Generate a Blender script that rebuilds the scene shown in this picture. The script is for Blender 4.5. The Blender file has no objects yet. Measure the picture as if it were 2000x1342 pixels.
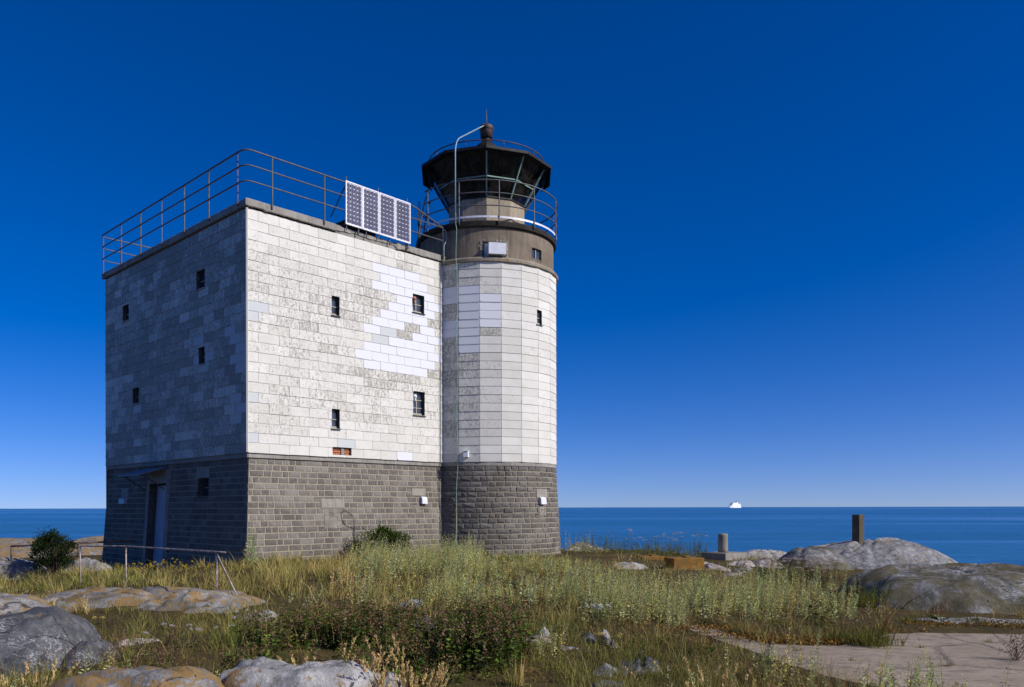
import bpy, math, random
import numpy as np
from mathutils import Vector, Matrix

R = math.radians
rng = np.random.default_rng(11)
random.seed(11)
S = bpy.context.scene
COL = S.collection

# ---------------------------------------------------------------- camera
F, PX, PY, HC = 1597.0, 1000.0, 991.2, 1.12        # focal length in photo pixels, principal point, eye height
ROLL = R(-0.12)
cd = bpy.data.cameras.new('camera')
cam = bpy.data.objects.new('camera', cd)
COL.objects.link(cam)
S.camera = cam
cd.sensor_width = 36.0
cd.lens = 36.0 * F / 2000.0
cd.shift_y = (PY - 671.0) / 2000.0
cd.clip_start = 0.1
cd.clip_end = 60000.0
cam.matrix_world = Matrix.Translation((0, 0, HC)) @ Matrix.Rotation(R(90), 4, 'X') @ Matrix.Rotation(ROLL, 4, 'Z')

# ---------------------------------------------------------------- sky and sun
SUN_AZ, SUN_EL = R(66), R(34)                       # azimuth from -Y towards +X
to_sun = Vector((math.cos(SUN_EL) * math.sin(SUN_AZ), -math.cos(SUN_EL) * math.cos(SUN_AZ), math.sin(SUN_EL)))
w = bpy.data.worlds.new("World")
S.world = w
w.use_nodes = True
nt = w.node_tree
nt.nodes.clear()
sky = nt.nodes.new('ShaderNodeTexSky')
sky.sky_type = 'NISHITA'
sky.sun_disc = False
sky.sun_elevation = SUN_EL
sky.sun_rotation = math.atan2(to_sun.x, to_sun.y)
sky.altitude = 0
sky.air_density = 0.6
sky.dust_density = 0.8
sky.ozone_density = 1.0
bg = nt.nodes.new('ShaderNodeBackground')
bg.inputs[1].default_value = 0.1
gm = nt.nodes.new('ShaderNodeGamma')
gm.inputs[1].default_value = 0.98
hs = nt.nodes.new('ShaderNodeHueSaturation')
hs.inputs['Hue'].default_value = 0.508
hs.inputs['Saturation'].default_value = 1.58
wo = nt.nodes.new('ShaderNodeOutputWorld')
tc = nt.nodes.new('ShaderNodeTexCoord')            # lift the look-up a little above the brown air at the very horizon
va = nt.nodes.new('ShaderNodeVectorMath')
va.operation = 'ADD'
va.inputs[1].default_value = (0, 0, 0.042)
nt.links.new(tc.outputs['Generated'], va.inputs[0])
nt.links.new(va.outputs[0], sky.inputs['Vector'])
nt.links.new(sky.outputs[0], gm.inputs[0])
nt.links.new(gm.outputs[0], hs.inputs['Color'])
tn = nt.nodes.new('ShaderNodeMixRGB')             # polarising filter: takes red and green down
tn.blend_type = 'MULTIPLY'
tn.inputs[0].default_value = 1.0
tn.inputs[2].default_value = (1.12, 1.06, 1.38, 1)
nt.links.new(hs.outputs[0], tn.inputs[1])
nt.links.new(tn.outputs[0], bg.inputs[0])
nt.links.new(bg.outputs[0], wo.inputs[0])
sl = bpy.data.lights.new('sun', 'SUN')
sl.energy = 4.3
sl.angle = R(0.5)
sl.color = (1.0, 0.96, 0.90)
so = bpy.data.objects.new('sun', sl)
COL.objects.link(so)
so.rotation_euler = to_sun.to_track_quat('Z', 'Y').to_euler()
so.location = (20, -15, 30)
S.view_settings.view_transform = 'Standard'
S.view_settings.look = 'None'
S.view_settings.exposure = 0.0
S.view_settings.gamma = 1.0
S.render.engine = 'CYCLES'
S.cycles.max_bounces = 6
S.cycles.transparent_max_bounces = 12

# ---------------------------------------------------------------- helpers
CR, SR = math.cos(ROLL), math.sin(ROLL)


def ray(px, py):
    dx, dy = px - PX, PY - py
    return Vector(((dx * CR - dy * SR) / F, 1.0, (dx * SR + dy * CR) / F))


def pix(px, py, D):                                   # world point seen at photo pixel px,py at depth D
    r = ray(px, py)
    return Vector((r.x * D, D, HC + r.z * D))


def proj(p):
    x, z = p[0] / p[1] * F, (p[2] - HC) / p[1] * F
    return PX + x * CR + z * SR, PY - (-x * SR + z * CR)


def tag(o, label=None, cat=None, group=None, kind=None):
    if label: o['label'] = label
    if cat: o['category'] = cat
    if group: o['group'] = group
    if kind: o['kind'] = kind
    return o


def empty(name, loc, label, cat, group=None):
    o = bpy.data.objects.new(name, None)
    o.empty_display_size = 0.3
    o.location = loc
    COL.objects.link(o)
    return tag(o, label, cat, group)


def wloc(o):
    v = Vector((0, 0, 0))
    while o is not None:
        v = v + Vector(o.location)
        o = o.parent
    return v


class MB:
    """collects faces given in world coordinates, then links them as one mesh object"""

    def __init__(self):
        self.v, self.f, self.c, self.m, self.cur, self.mi = [], [], [], [], (0.5, 0, 0), 0

    def vert(self, p):
        self.v.append((p[0], p[1], p[2]))
        return len(self.v) - 1

    def face(self, pts):
        i = len(self.v)
        self.v.extend((p[0], p[1], p[2]) for p in pts)
        self.idx(range(i, i + len(pts)))

    def idx(self, ids):
        self.f.append(tuple(ids))
        self.c.append(self.cur)
        self.m.append(self.mi)

    def box(self, c, ax, ay, az):
        """oriented box: centre and three half-axis vectors"""
        c, ax, ay, az = Vector(c), Vector(ax), Vector(ay), Vector(az)
        if ax.cross(ay).dot(az) < 0:
            ay = -ay
        i = len(self.v)
        for sz in (-1, 1):
            for sx, sy in ((-1, -1), (1, -1), (1, 1), (-1, 1)):
                self.vert(c + ax * sx + ay * sy + az * sz)
        for q in ((3, 2, 1, 0), (4, 5, 6, 7), (0, 1, 5, 4), (1, 2, 6, 5), (2, 3, 7, 6), (3, 0, 4, 7)):
            self.idx([i + k for k in q])

    def bar(self, a, b, w, h, up=(0, 0, 1)):
        a, b = Vector(a), Vector(b)
        d = (b - a)
        u = Vector(up)
        s = d.cross(u)
        if s.length < 1e-6:
            s = d.cross(Vector((1, 0, 0)))
        s.normalize()
        u = s.cross(d).normalized()
        self.box((a + b) / 2, d / 2, s * w / 2, u * h / 2)

    def tube(self, pts, r, n=8, closed=False, cap=True):
        pts = [Vector(p) for p in pts]
        m = len(pts)
        base = len(self.v)
        prev = None
        for k in range(m):
            if closed:
                t = (pts[(k + 1) % m] - pts[k - 1]).normalized()
            else:
                t = (pts[min(k + 1, m - 1)] - pts[max(k - 1, 0)]).normalized()
            if prev is None:
                a = Vector((0, 0, 1)) if abs(t.z) < 0.9 else Vector((1, 0, 0))
                nrm = t.cross(a).normalized()
            else:
                nrm = (prev - t * prev.dot(t)).normalized()
            prev = nrm
            bn = t.cross(nrm)
            rr = r[k] if isinstance(r, (list, tuple)) else r
            for j in range(n):
                an = 2 * math.pi * j / n
                self.vert(pts[k] + (nrm * math.cos(an) + bn * math.sin(an)) * rr)
        for k in range(m if closed else m - 1):
            k2 = (k + 1) % m
            for j in range(n):
                j2 = (j + 1) % n
                self.idx((base + k * n + j, base + k * n + j2, base + k2 * n + j2, base + k2 * n + j))
        if cap and not closed:
            self.idx([base + j for j in range(n)][::-1])
            self.idx([base + (m - 1) * n + j for j in range(n)])

    def lathe(self, c, prof, n=48, a0=0.0, full=True, flat=False):
        """profile [(r, z)] turned about the vertical through c (x, y); z absolute"""
        base = len(self.v)
        m = len(prof)
        for j in range(n):
            a = a0 + 2 * math.pi * j / n
            for r, z in prof:
                self.vert((c[0] + r * math.sin(a), c[1] - r * math.cos(a), z))
        for j in range(n):
            j2 = (j + 1) % n
            for k in range(m - 1):
                self.idx((base + j * m + k, base + j2 * m + k, base + j2 * m + k + 1, base + j * m + k + 1))

    def build(self, name, mat, parent=None, smooth=False, loc=None):
        L = wloc(parent) if parent is not None else Vector(loc if loc is not None else (0, 0, 0))
        me = bpy.data.meshes.new(name)
        me.from_pydata([(x - L.x, y - L.y, z - L.z) for x, y, z in self.v], [], self.f)
        mats = mat if isinstance(mat, (list, tuple)) else [mat]
        for q in mats:
            me.materials.append(q)
        if len(mats) > 1:
            me.polygons.foreach_set('material_index', self.m)
        at = me.attributes.new('tone', 'FLOAT_COLOR', 'FACE')
        at.data.foreach_set('color', np.array([(a, b, c, 1.0) for a, b, c in self.c], dtype=np.float32).ravel())
        if smooth:
            me.polygons.foreach_set('use_smooth', [True] * len(me.polygons))
        me.update()
        o = bpy.data.objects.new(name, me)
        COL.objects.link(o)
        if parent is not None:
            o.parent = parent
        else:
            o.location = L
        return o


def fillet(pts, r, n=6):
    """polyline with rounded inner corners"""
    pts = [Vector(p) for p in pts]
    out = [pts[0]]
    for k in range(1, len(pts) - 1):
        a, b, c = pts[k - 1], pts[k], pts[k + 1]
        d1, d2 = (a - b), (c - b)
        q = min(r, d1.length * 0.45, d2.length * 0.45)
        p1, p2 = b + d1.normalized() * q, b + d2.normalized() * q
        for j in range(n + 1):
            t = j / n
            out.append(p1 * (1 - t) ** 2 + b * 2 * t * (1 - t) + p2 * t * t)
    out.append(pts[-1])
    return out


def subtract(rects, hole):
    h0, h1, g0, g1 = hole
    out = []
    for a0, a1, b0, b1 in rects:
        if h0 >= a1 or h1 <= a0 or g0 >= b1 or g1 <= b0:
            out.append((a0, a1, b0, b1))
            continue
        if b0 < g0: out.append((a0, a1, b0, g0))
        if b1 > g1: out.append((a0, a1, g1, b1))
        m0, m1 = max(b0, g0), min(b1, g1)
        if a0 < h0: out.append((a0, h0, m0, m1))
        if a1 > h1: out.append((h1, a1, m0, m1))
    return [q for q in out if q[1] - q[0] > 1e-4 and q[3] - q[2] > 1e-4]


# numpy value noise
def _hash(ix, iy, seed):
    h = (ix.astype(np.int64) * 374761393 + iy.astype(np.int64) * 668265263 + seed * 1442695041) & 0x7fffffff
    h = ((h ^ (h >> 13)) * 1274126177) & 0x7fffffff
    h = h ^ (h >> 16)
    return (h & 0xffff) / 65535.0


def vnoise(x, y, seed=0):
    x, y = np.asarray(x, float), np.asarray(y, float)
    ix, iy = np.floor(x), np.floor(y)
    fx, fy = x - ix, y - iy
    fx, fy = fx * fx * (3 - 2 * fx), fy * fy * (3 - 2 * fy)
    a, b = _hash(ix, iy, seed), _hash(ix + 1, iy, seed)
    c, d = _hash(ix, iy + 1, seed), _hash(ix + 1, iy + 1, seed)
    return (a + (b - a) * fx) * (1 - fy) + (c + (d - c) * fx) * fy


def fbm(x, y, seed=0, oct=4, gain=0.5):
    s, amp, tot = 0, 1.0, 0
    for k in range(oct):
        s = s + amp * vnoise(np.asarray(x) * 2 ** k, np.asarray(y) * 2 ** k, seed + 17 * k)
        tot += amp
        amp *= gain
    return s / tot - 0.5


# ---------------------------------------------------------------- materials
class Mat:
    def __init__(self, name):
        self.mat = bpy.data.materials.new(name)
        self.mat.use_nodes = True
        self.t = self.mat.node_tree
        self.t.nodes.clear()
        self.out = self.t.nodes.new('ShaderNodeOutputMaterial')
        self._co = None

    def n(self, typ, **kw):
        nd = self.t.nodes.new('ShaderNode' + typ)
        for k, v in kw.items():
            setattr(nd, k, v)
        return nd

    def put(self, sock, v):
        if v is None: return
        if hasattr(v, 'is_linked') or isinstance(v, bpy.types.NodeSocket):
            self.t.links.new(v, sock)
        elif isinstance(v, (tuple, list)) and len(v) == 3 and sock.type == 'RGBA':
            sock.default_value = (*v, 1)
        else:
            sock.default_value = v

    def co(self):
        if self._co is None:
            self._co = self.n('TexCoord').outputs['Object']
        return self._co

    def scaled(self, s, rot=(0, 0, 0), off=None):
        m = self.n('Mapping')
        self.put(m.inputs['Vector'], off if off is not None else self.co())
        m.inputs['Scale'].default_value = s
        m.inputs['Rotation'].default_value = rot
        return m.outputs[0]

    def noise(self, scale, detail=4, rough=0.55, vec=None, dist=0.0):
        nd = self.n('TexNoise')
        self.put(nd.inputs['Vector'], vec if vec is not None else self.co())
        nd.inputs['Scale'].default_value = scale
        nd.inputs['Detail'].default_value = detail
        nd.inputs['Roughness'].default_value = rough
        nd.inputs['Distortion'].default_value = dist
        return nd.outputs[0]

    def voro(self, scale, vec=None, feature='F1', rnd=1.0):
        nd = self.n('TexVoronoi', feature=feature)
        self.put(nd.inputs['Vector'], vec if vec is not None else self.co())
        nd.inputs['Scale'].default_value = scale
        nd.inputs['Randomness'].default_value = rnd
        return nd.outputs['Distance']

    def m(self, op, a, b=None, clamp=False):
        nd = self.n('Math', operation=op, use_clamp=clamp)
        self.put(nd.inputs[0], a)
        self.put(nd.inputs[1], b)
        return nd.outputs[0]

    def step(self, v, lo, hi):
        nd = self.n('MapRange')
        self.put(nd.inputs[0], v)
        self.put(nd.inputs[1], lo)
        self.put(nd.inputs[2], hi)
        return nd.outputs[0]

    def mix(self, fac, a, b):
        nd = self.n('MixRGB')
        self.put(nd.inputs[0], fac)
        self.put(nd.inputs[1], a)
        self.put(nd.inputs[2], b)
        return nd.outputs[0]

    def attr(self, name='tone'):
        nd = self.n('Attribute', attribute_name=name)
        return nd.outputs['Color']

    def sep(self, c):
        nd = self.n('SeparateColor')
        self.put(nd.inputs[0], c)
        return nd.outputs

    def bump(self, h, strength=0.5, dist=0.01):
        nd = self.n('Bump')
        self.put(nd.inputs['Height'], h)
        nd.inputs['Strength'].default_value = strength
        nd.inputs['Distance'].default_value = dist
        return nd.outputs[0]

    def bsdf(self, col, rough=0.8, metal=0.0, normal=None, spec=0.3, alpha=None):
        nd = self.n('BsdfPrincipled')
        self.put(nd.inputs['Base Color'], col)
        self.put(nd.inputs['Roughness'], rough)
        nd.inputs['Metallic'].default_value = metal
        nd.inputs['Specular IOR Level'].default_value = spec
        if normal is not None: self.put(nd.inputs['Normal'], normal)
        if alpha is not None: self.put(nd.inputs['Alpha'], alpha)
        return nd.outputs[0]

    def done(self, sh):
        self.t.links.new(sh, self.out.inputs[0])
        return self.mat


def mat_plain(name, c1, c2, scale=8, rough=0.6, metal=0.0, bump=0.15, spec=0.3):
    """a painted or bare surface with blotchy wear between two colours"""
    q = Mat(name)
    n1 = q.noise(scale, 6, 0.65)
    c = q.mix(q.step(n1, 0.38, 0.66), c1, c2)
    return q.done(q.bsdf(c, rough, metal, q.bump(n1, bump, 0.004), spec))


def mat_cladding():
    q = Mat('cladding_sheet')
    r, g, b = q.sep(q.attr())[:3]
    off = q.n('VectorMath', operation='ADD')
    q.put(off.inputs[0], q.co())
    cx = q.n('CombineXYZ')
    q.put(cx.inputs[0], q.m('MULTIPLY', r, 37.0))
    q.put(cx.inputs[1], q.m('MULTIPLY', r, 91.0))
    q.put(off.inputs[1], cx.outputs[0])
    v = off.outputs[0]
    blot = q.noise(19, 7, 0.74, v)
    strk = q.noise(20, 5, 0.65, q.scaled((1, 1, 0.22), off=v))
    spots = q.noise(55, 4, 0.7, v)
    mixn = q.m('ADD', q.m('MULTIPLY', blot, 0.52), q.m('ADD', q.m('MULTIPLY', strk, 0.28), q.m('MULTIPLY', spots, 0.2)))
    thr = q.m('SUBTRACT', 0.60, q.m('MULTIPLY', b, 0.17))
    dirt_shade = q.step(mixn, thr, q.m('ADD', thr, 0.10))
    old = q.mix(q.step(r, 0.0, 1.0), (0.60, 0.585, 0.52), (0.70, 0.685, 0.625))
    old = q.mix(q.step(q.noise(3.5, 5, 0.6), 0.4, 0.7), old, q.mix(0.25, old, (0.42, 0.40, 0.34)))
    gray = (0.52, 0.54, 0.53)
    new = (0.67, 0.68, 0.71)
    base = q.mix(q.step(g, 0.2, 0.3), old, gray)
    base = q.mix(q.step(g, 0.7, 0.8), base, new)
    c = q.mix(q.m('MULTIPLY', dirt_shade, 0.72), base, (0.17, 0.16, 0.125))
    rust = q.step(q.noise(30, 3, 0.6, v), 0.735, 0.77)
    c = q.mix(q.m('MULTIPLY', rust, q.step(b, 0.15, 0.4)), c, (0.33, 0.17, 0.06))
    return q.done(q.bsdf(c, 0.75, 0, q.bump(mixn, 0.12, 0.003), 0.25))


def mat_stone(name, dark, light, speck):
    q = Mat(name)
    r, g, b = q.sep(q.attr())[:3]
    n1 = q.noise(26, 6, 0.7)
    n2 = q.noise(90, 3, 0.7)
    base = q.mix(r, dark, light)
    c = q.mix(q.step(n1, 0.35, 0.7), base, q.mix(0.6, base, speck))
    c = q.mix(q.m('MULTIPLY', q.step(n2, 0.52, 0.7), 0.35), c, (0.02, 0.02, 0.02))
    stain = q.step(q.noise(1.6, 5, 0.65), 0.46, 0.62)
    damp = q.step(q.noise(5, 5, 0.7, q.scaled((1, 1, 0.3))), 0.60, 0.72)
    c = q.mix(q.m('MULTIPLY', damp, 0.35), c, (0.36, 0.34, 0.30))
    c = q.mix(q.m('MULTIPLY', stain, 0.55), c, q.mix(0.75, c, (0.07, 0.055, 0.04)))
    bm = q.m('ADD', n1, q.m('MULTIPLY', n2, 0.5))
    return q.done(q.bsdf(c, 0.88, 0, q.bump(bm, 0.7, 0.012), 0.25))


def mat_concrete(name, c1, c2, dark, streak=0.6, lichen=0.0):
    q = Mat(name)
    big = q.noise(2.2, 5, 0.6)
    fine = q.noise(42, 5, 0.7)
    st = q.noise(14, 4, 0.65, q.scaled((1, 1, 0.08)))
    c = q.mix(q.step(big, 0.35, 0.68), c1, c2)
    c = q.mix(q.m('MULTIPLY', q.step(st, 0.48, 0.7), streak), c, dark)
    c = q.mix(q.m('MULTIPLY', q.step(fine, 0.5, 0.72), 0.45), c, dark)
    if lichen:
        l = q.step(q.noise(5.5, 6, 0.7), 0.62 - lichen * 0.3, 0.70 - lichen * 0.3)
        c = q.mix(q.m('MULTIPLY', l, 0.85), c, q.mix(fine, (0.18, 0.075, 0.012), (0.36, 0.17, 0.02)))
    return q.done(q.bsdf(c, 0.9, 0, q.bump(q.m('ADD', fine, q.m('MULTIPLY', big, 0.6)), 0.5, 0.008), 0.2))


def mat_rock(name, c1, c2, pale, lichen=0.3, streak=0.3, moss=0.0, crack=1.0, seed=0.0):
    q = Mat(name)
    v = q.scaled((1, 1, 1), (0.2, 0.1, seed))
    big = q.noise(1.4, 6, 0.6, v)
    mid = q.noise(7, 6, 0.68, v)
    fine = q.noise(60, 4, 0.75, v)
    c = q.mix(q.step(big, 0.38, 0.64), c1, c2)
    c = q.mix(q.m('MULTIPLY', q.step(mid, 0.50, 0.57), 0.6), c, pale)
    run = q.noise(6, 5, 0.7, q.scaled((1.2, 1.2, 0.25), (0.2, 0.15, seed)))
    c = q.mix(q.m('MULTIPLY', q.step(run, 0.52, 0.68), 0.65), c, q.mix(0.35, (0.03, 0.03, 0.03), c1))
    c = q.mix(q.m('MULTIPLY', q.step(fine, 0.5, 0.72), 0.5), c, q.mix(0.5, c1, (0.02, 0.02, 0.022)))
    # thin pale veins running one way
    sv = q.noise(5, 4, 0.6, q.scaled((0.55, 3.6, 2.4), (0.5, 0.3, 0.7 + seed)), 0.8)
    vein = q.m('SUBTRACT', 1.0, q.step(q.m('ABSOLUTE', q.m('SUBTRACT', sv, 0.5)), 0.0, 0.02))
    vein = q.m('MULTIPLY', vein, q.step(q.noise(2.3, 3, 0.5, v), 0.5, 0.62))
    c = q.mix(q.m('MULTIPLY', vein, streak), c, (0.52, 0.52, 0.52))
    # dark cracks
    cr = q.voro(1.1, q.scaled((0.7, 1.9, 1), (0.3, 0.2, seed)), 'DISTANCE_TO_EDGE')
    wob = q.m('ADD', cr, q.m('MULTIPLY', q.m('SUBTRACT', mid, 0.5), 0.10))
    crk = q.m('MULTIPLY', q.m('SUBTRACT', 1.0, q.step(q.m('ABSOLUTE', wob), 0.001, 0.009)), q.step(big, 0.47, 0.56))
    c = q.mix(q.m('MULTIPLY', crk, 0.8 * crack), c, (0.025, 0.023, 0.02))
    if moss:
        ms = q.step(q.noise(1.9, 5, 0.6, q.scaled((1, 1, 1), (0, 0.4, seed + 1))), 0.60 - 0.25 * moss, 0.74 - 0.25 * moss)
        c = q.mix(q.m('MULTIPLY', ms, 0.75), c, q.mix(fine, (0.045, 0.035, 0.012), (0.12, 0.095, 0.025)))
    if lichen:
        l = q.step(q.m('ADD', q.m('MULTIPLY', q.noise(2.6, 5, 0.6, q.scaled((1, 1, 1), (0.7, 0.2, seed + 2))), 0.55), q.m('MULTIPLY', q.noise(17, 7, 0.75, v), 0.45)), 0.63 - lichen * 0.17, 0.645 - lichen * 0.17)
        c = q.mix(q.m('MULTIPLY', l, 0.8), c, q.mix(fine, (0.17, 0.10, 0.025), (0.36, 0.21, 0.045)))
    h = q.m('ADD', q.m('MULTIPLY', mid, 0.6), q.m('MULTIPLY', fine, 0.18))
    h = q.m('SUBTRACT', h, q.m('MULTIPLY', crk, 0.9 * crack))
    return q.done(q.bsdf(c, 0.82, 0, q.bump(h, 1.0, 0.05), 0.3))


def mat_leaf(name, transl=0.3, rough=0.7):
    q = Mat(name)
    c = q.attr('col')
    nd = q.n('BsdfDiffuse')
    q.put(nd.inputs[0], c)
    tr = q.n('BsdfTranslucent')
    q.put(tr.inputs[0], c)
    mx = q.n('MixShader')
    mx.inputs[0].default_value = transl
    q.put(mx.inputs[1], nd.outputs[0])
    q.put(mx.inputs[2], tr.outputs[0])
    return q.done(mx.outputs[0])


def mat_glass(name, tint=(0.35, 0.4, 0.42), refl=0.12):
    """thin dusty glass"""
    q = Mat(name)
    t = q.n('BsdfTransparent')
    t.inputs[0].default_value = (*tint, 1)
    g = q.n('BsdfGlossy')
    g.inputs[0].default_value = (0.9, 0.95, 1, 1)
    g.inputs['Roughness'].default_value = 0.06
    d = q.n('BsdfDiffuse')
    q.put(d.inputs[0], (0.10, 0.095, 0.085))
    lw = q.n('LayerWeight')
    lw.inputs[0].default_value = 0.25
    f = q.m('ADD', q.m('MULTIPLY', lw.outputs['Fresnel'], 0.5), refl * 0.15)
    mx = q.n('MixShader')
    q.put(mx.inputs[0], f)
    q.put(mx.inputs[1], t.outputs[0])
    q.put(mx.inputs[2], g.outputs[0])
    m2 = q.n('MixShader')
    q.put(m2.inputs[0], q.m('MULTIPLY', q.step(q.noise(5, 5, 0.6), 0.4, 0.75), 0.35))
    q.put(m2.inputs[1], mx.outputs[0])
    q.put(m2.inputs[2], d.outputs[0])
    return q.done(m2.outputs[0])


M_CLAD = mat_cladding()
M_BACK = mat_plain('lap_shadow_board', (0.16, 0.15, 0.135), (0.22, 0.21, 0.19), 6, 0.9)
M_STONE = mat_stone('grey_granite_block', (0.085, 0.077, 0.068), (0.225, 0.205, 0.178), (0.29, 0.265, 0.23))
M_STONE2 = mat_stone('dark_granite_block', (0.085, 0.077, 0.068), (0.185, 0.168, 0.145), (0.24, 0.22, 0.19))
M_MORTAR = mat_plain('mortar', (0.25, 0.215, 0.155), (0.36, 0.325, 0.25), 30, 0.95, 0, 0.5)
M_CONC = mat_concrete('grey_concrete', (0.25, 0.235, 0.205), (0.36, 0.34, 0.30), (0.09, 0.08, 0.065), 0.45)
M_CONCB = mat_concrete('brown_concrete', (0.17, 0.138, 0.10), (0.26, 0.215, 0.16), (0.07, 0.055, 0.04), 0.6)
M_CONCD = mat_concrete('black_stained_concrete', (0.022, 0.019, 0.016), (0.050, 0.042, 0.033), (0.010, 0.009, 0.008), 0.5)
M_CONCL = mat_concrete('pale_concrete_patch', (0.27, 0.245, 0.205), (0.37, 0.34, 0.29), (0.15, 0.135, 0.11), 0.45)
M_LEDGE = mat_concrete('lichen_edged_concrete', (0.22, 0.19, 0.14), (0.32, 0.28, 0.22), (0.10, 0.085, 0.06), 0.4, 0.25)
M_RAIL = mat_plain('weathered_grey_steel', (0.085, 0.09, 0.10), (0.145, 0.14, 0.14), 12, 0.6, 0.2)
M_RAILD = mat_plain('dark_steel', (0.05, 0.055, 0.06), (0.12, 0.10, 0.085), 10, 0.6, 0.2)
M_VERD = mat_plain('copper_green_pipe', (0.20, 0.30, 0.32), (0.30, 0.41, 0.42), 6, 0.55, 0.1)
M_VERD2 = mat_plain('copper_green_bar', (0.12, 0.24, 0.20), (0.30, 0.42, 0.35), 7, 0.6, 0.1)
M_ROOFB = mat_plain('black_lantern_metal', (0.012, 0.012, 0.012), (0.035, 0.03, 0.026), 5, 0.55, 0.2)
M_RUSTB = mat_plain('brown_rusty_metal', (0.055, 0.038, 0.032), (0.13, 0.09, 0.075), 6, 0.6, 0.15)
M_WHITE = mat_plain('white_paint', (0.62, 0.64, 0.68), (0.75, 0.77, 0.80), 6, 0.5)
M_ALU = mat_plain('aluminium', (0.66, 0.66, 0.68), (0.8, 0.8, 0.82), 5, 0.4, 0.1)
M_GALV = mat_plain('galvanised_sheet', (0.36, 0.41, 0.48), (0.46, 0.50, 0.56), 9, 0.45, 0.25)
M_CANOPY = mat_plain('grey_blue_canopy_sheet', (0.14, 0.18, 0.24), (0.20, 0.24, 0.30), 9, 0.5, 0.2)
M_DKFRAME = mat_plain('dark_green_window_paint', (0.035, 0.045, 0.035), (0.07, 0.075, 0.06), 20, 0.6)
M_BAR = mat_plain('bleached_wood', (0.40, 0.36, 0.27), (0.52, 0.48, 0.38), 20, 0.8)
M_PANE = mat_plain('dark_window_pane', (0.03, 0.045, 0.07), (0.06, 0.08, 0.11), 10, 0.12, 0.0, 0.02, 0.5)
M_NICHE = mat_plain('raw_reveal', (0.06, 0.055, 0.05), (0.13, 0.12, 0.10), 14, 0.9)
M_DOOR = mat_plain('pale_blue_door_paint', (0.32, 0.37, 0.45), (0.40, 0.45, 0.53), 5, 0.55)
M_BRICK = None
M_GLASS = mat_glass('dusty_lantern_glass')
# ---------------------------------------------------------------- the lighthouse: a block-house and a round tower
O = pix(483.3, 700, 17.4)
O.z = 0.0
UP = Vector((0, 0, 1))
dR = Vector((0.691, 0.723, 0)).normalized()
dL = Vector((-dR.y, dR.x, 0))
nR = Vector((dR.y, -dR.x, 0))
nL = Vector((-dR.x, -dR.y, 0))
LR, LL = 6.9, 7.93
ZB0, ZB1 = 2.20, 2.31            # string course
ZT = 7.51                        # top of the cladding
ROW = (ZT - ZB1) / 24.0
TC = pix(951, 700, 23.0)         # tower axis
TC.z = 0
RT = 1.955
TH0 = R(1.76)


def batter(z):
    return -0.065 + 0.13 * (ZB0 - z) / 2.2 if z <= ZB0 + 1e-6 else 0.0


class Plane:
    def __init__(self, d, n, L):
        self.d, self.n, self.L = d, n, L

    def map(self, s, z, off=0.0):
        b = batter(z)
        return O + self.d * (-b + s * (self.L + 2 * b) / self.L) + self.n * (off + b) + UP * z

    def inv(self, px, py, z_hint=4.0):
        r = ray(px, py)
        c = Vector((0, 0, HC))
        z = z_hint
        for _ in range(6):
            p0 = O + self.n * batter(z)
            t = (p0 - c).dot(self.n) / r.dot(self.n)
            p = c + r * t
            z = p.z
        b = batter(z)
        return ((p - O).dot(self.d) + b) * self.L / (self.L + 2 * b), p.z

    def split(self, a, b):
        return [(a, b)]


class Round:
    """round wall; s is the arc length at radius RT, measured from the side that faces the viewer"""

    def __init__(self, rad, step=0.16):
        self.rad, self.step = rad, step

    def map(self, s, z, off=0.0):
        a = TH0 + s / RT
        r = self.rad(z) + off
        return Vector((TC.x + r * math.sin(a), TC.y - r * math.cos(a), z))

    def inv(self, px, py, zh=4.0):
        r = ray(px, py)
        c = Vector((0, 0, HC))
        z = zh
        for _ in range(8):
            rr = self.rad(z)
            ax, ay = r.x, r.y
            bx, by = c.x - TC.x, c.y - TC.y
            A, B, Cc = ax * ax + ay * ay, ax * bx + ay * by, bx * bx + by * by - rr * rr
            t = (-B - math.sqrt(max(B * B - A * Cc, 0))) / A
            p = c + r * t
            z = p.z
        a = math.atan2(p.x - TC.x, -(p.y - TC.y))
        return (a - TH0) * RT, p.z

    def split(self, a, b):
        n = max(1, int(math.ceil((b - a) / self.step)))
        return [(a + (b - a) * k / n, a + (b - a) * (k + 1) / n) for k in range(n)]


NF = 22
FS = 2 * math.pi * RT / NF        # arc length per facet
FO = -R(5.45) * RT                # arc position of a facet edge


class Facets(Round):
    def map(self, s, z, off=0.0):
        u = (s - FO) / FS
        k = math.floor(u + 1e-9)
        f = u - k
        a0 = TH0 + (FO + k * FS) / RT
        a1 = a0 + FS / RT
        p0 = Vector((math.sin(a0), -math.cos(a0), 0))
        p1 = Vector((math.sin(a1), -math.cos(a1), 0))
        n = (p0 + p1).normalized()
        p = (p0 * (1 - f) + p1 * f) * RT + n * off
        return Vector((TC.x + p.x, TC.y + p.y, z))

    def map2(self, s, z, off, k):
        u = (s - FO) / FS
        f = u - k
        a0 = TH0 + (FO + k * FS) / RT
        a1 = a0 + FS / RT
        p0 = Vector((math.sin(a0), -math.cos(a0), 0))
        p1 = Vector((math.sin(a1), -math.cos(a1), 0))
        n = (p0 + p1).normalized()
        p = (p0 * (1 - f) + p1 * f) * RT + n * off
        return Vector((TC.x + p.x, TC.y + p.y, z))


WR, WL = Plane(dR, nR, LR), Plane(dL, nL, LL)
TF = Facets(lambda z: RT)
RST = lambda z: RT - 0.035 + 0.13 * (ZB0 - z) / 2.2
TS = Round(RST)
RD = 1.875
TD = Round(lambda z: RD, 0.1)

house = empty('lighthouse', (TC.x, TC.y, -0.1), 'weathered lighthouse of white sheet cladding over a grey stone base with black lantern', 'lighthouse')


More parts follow.
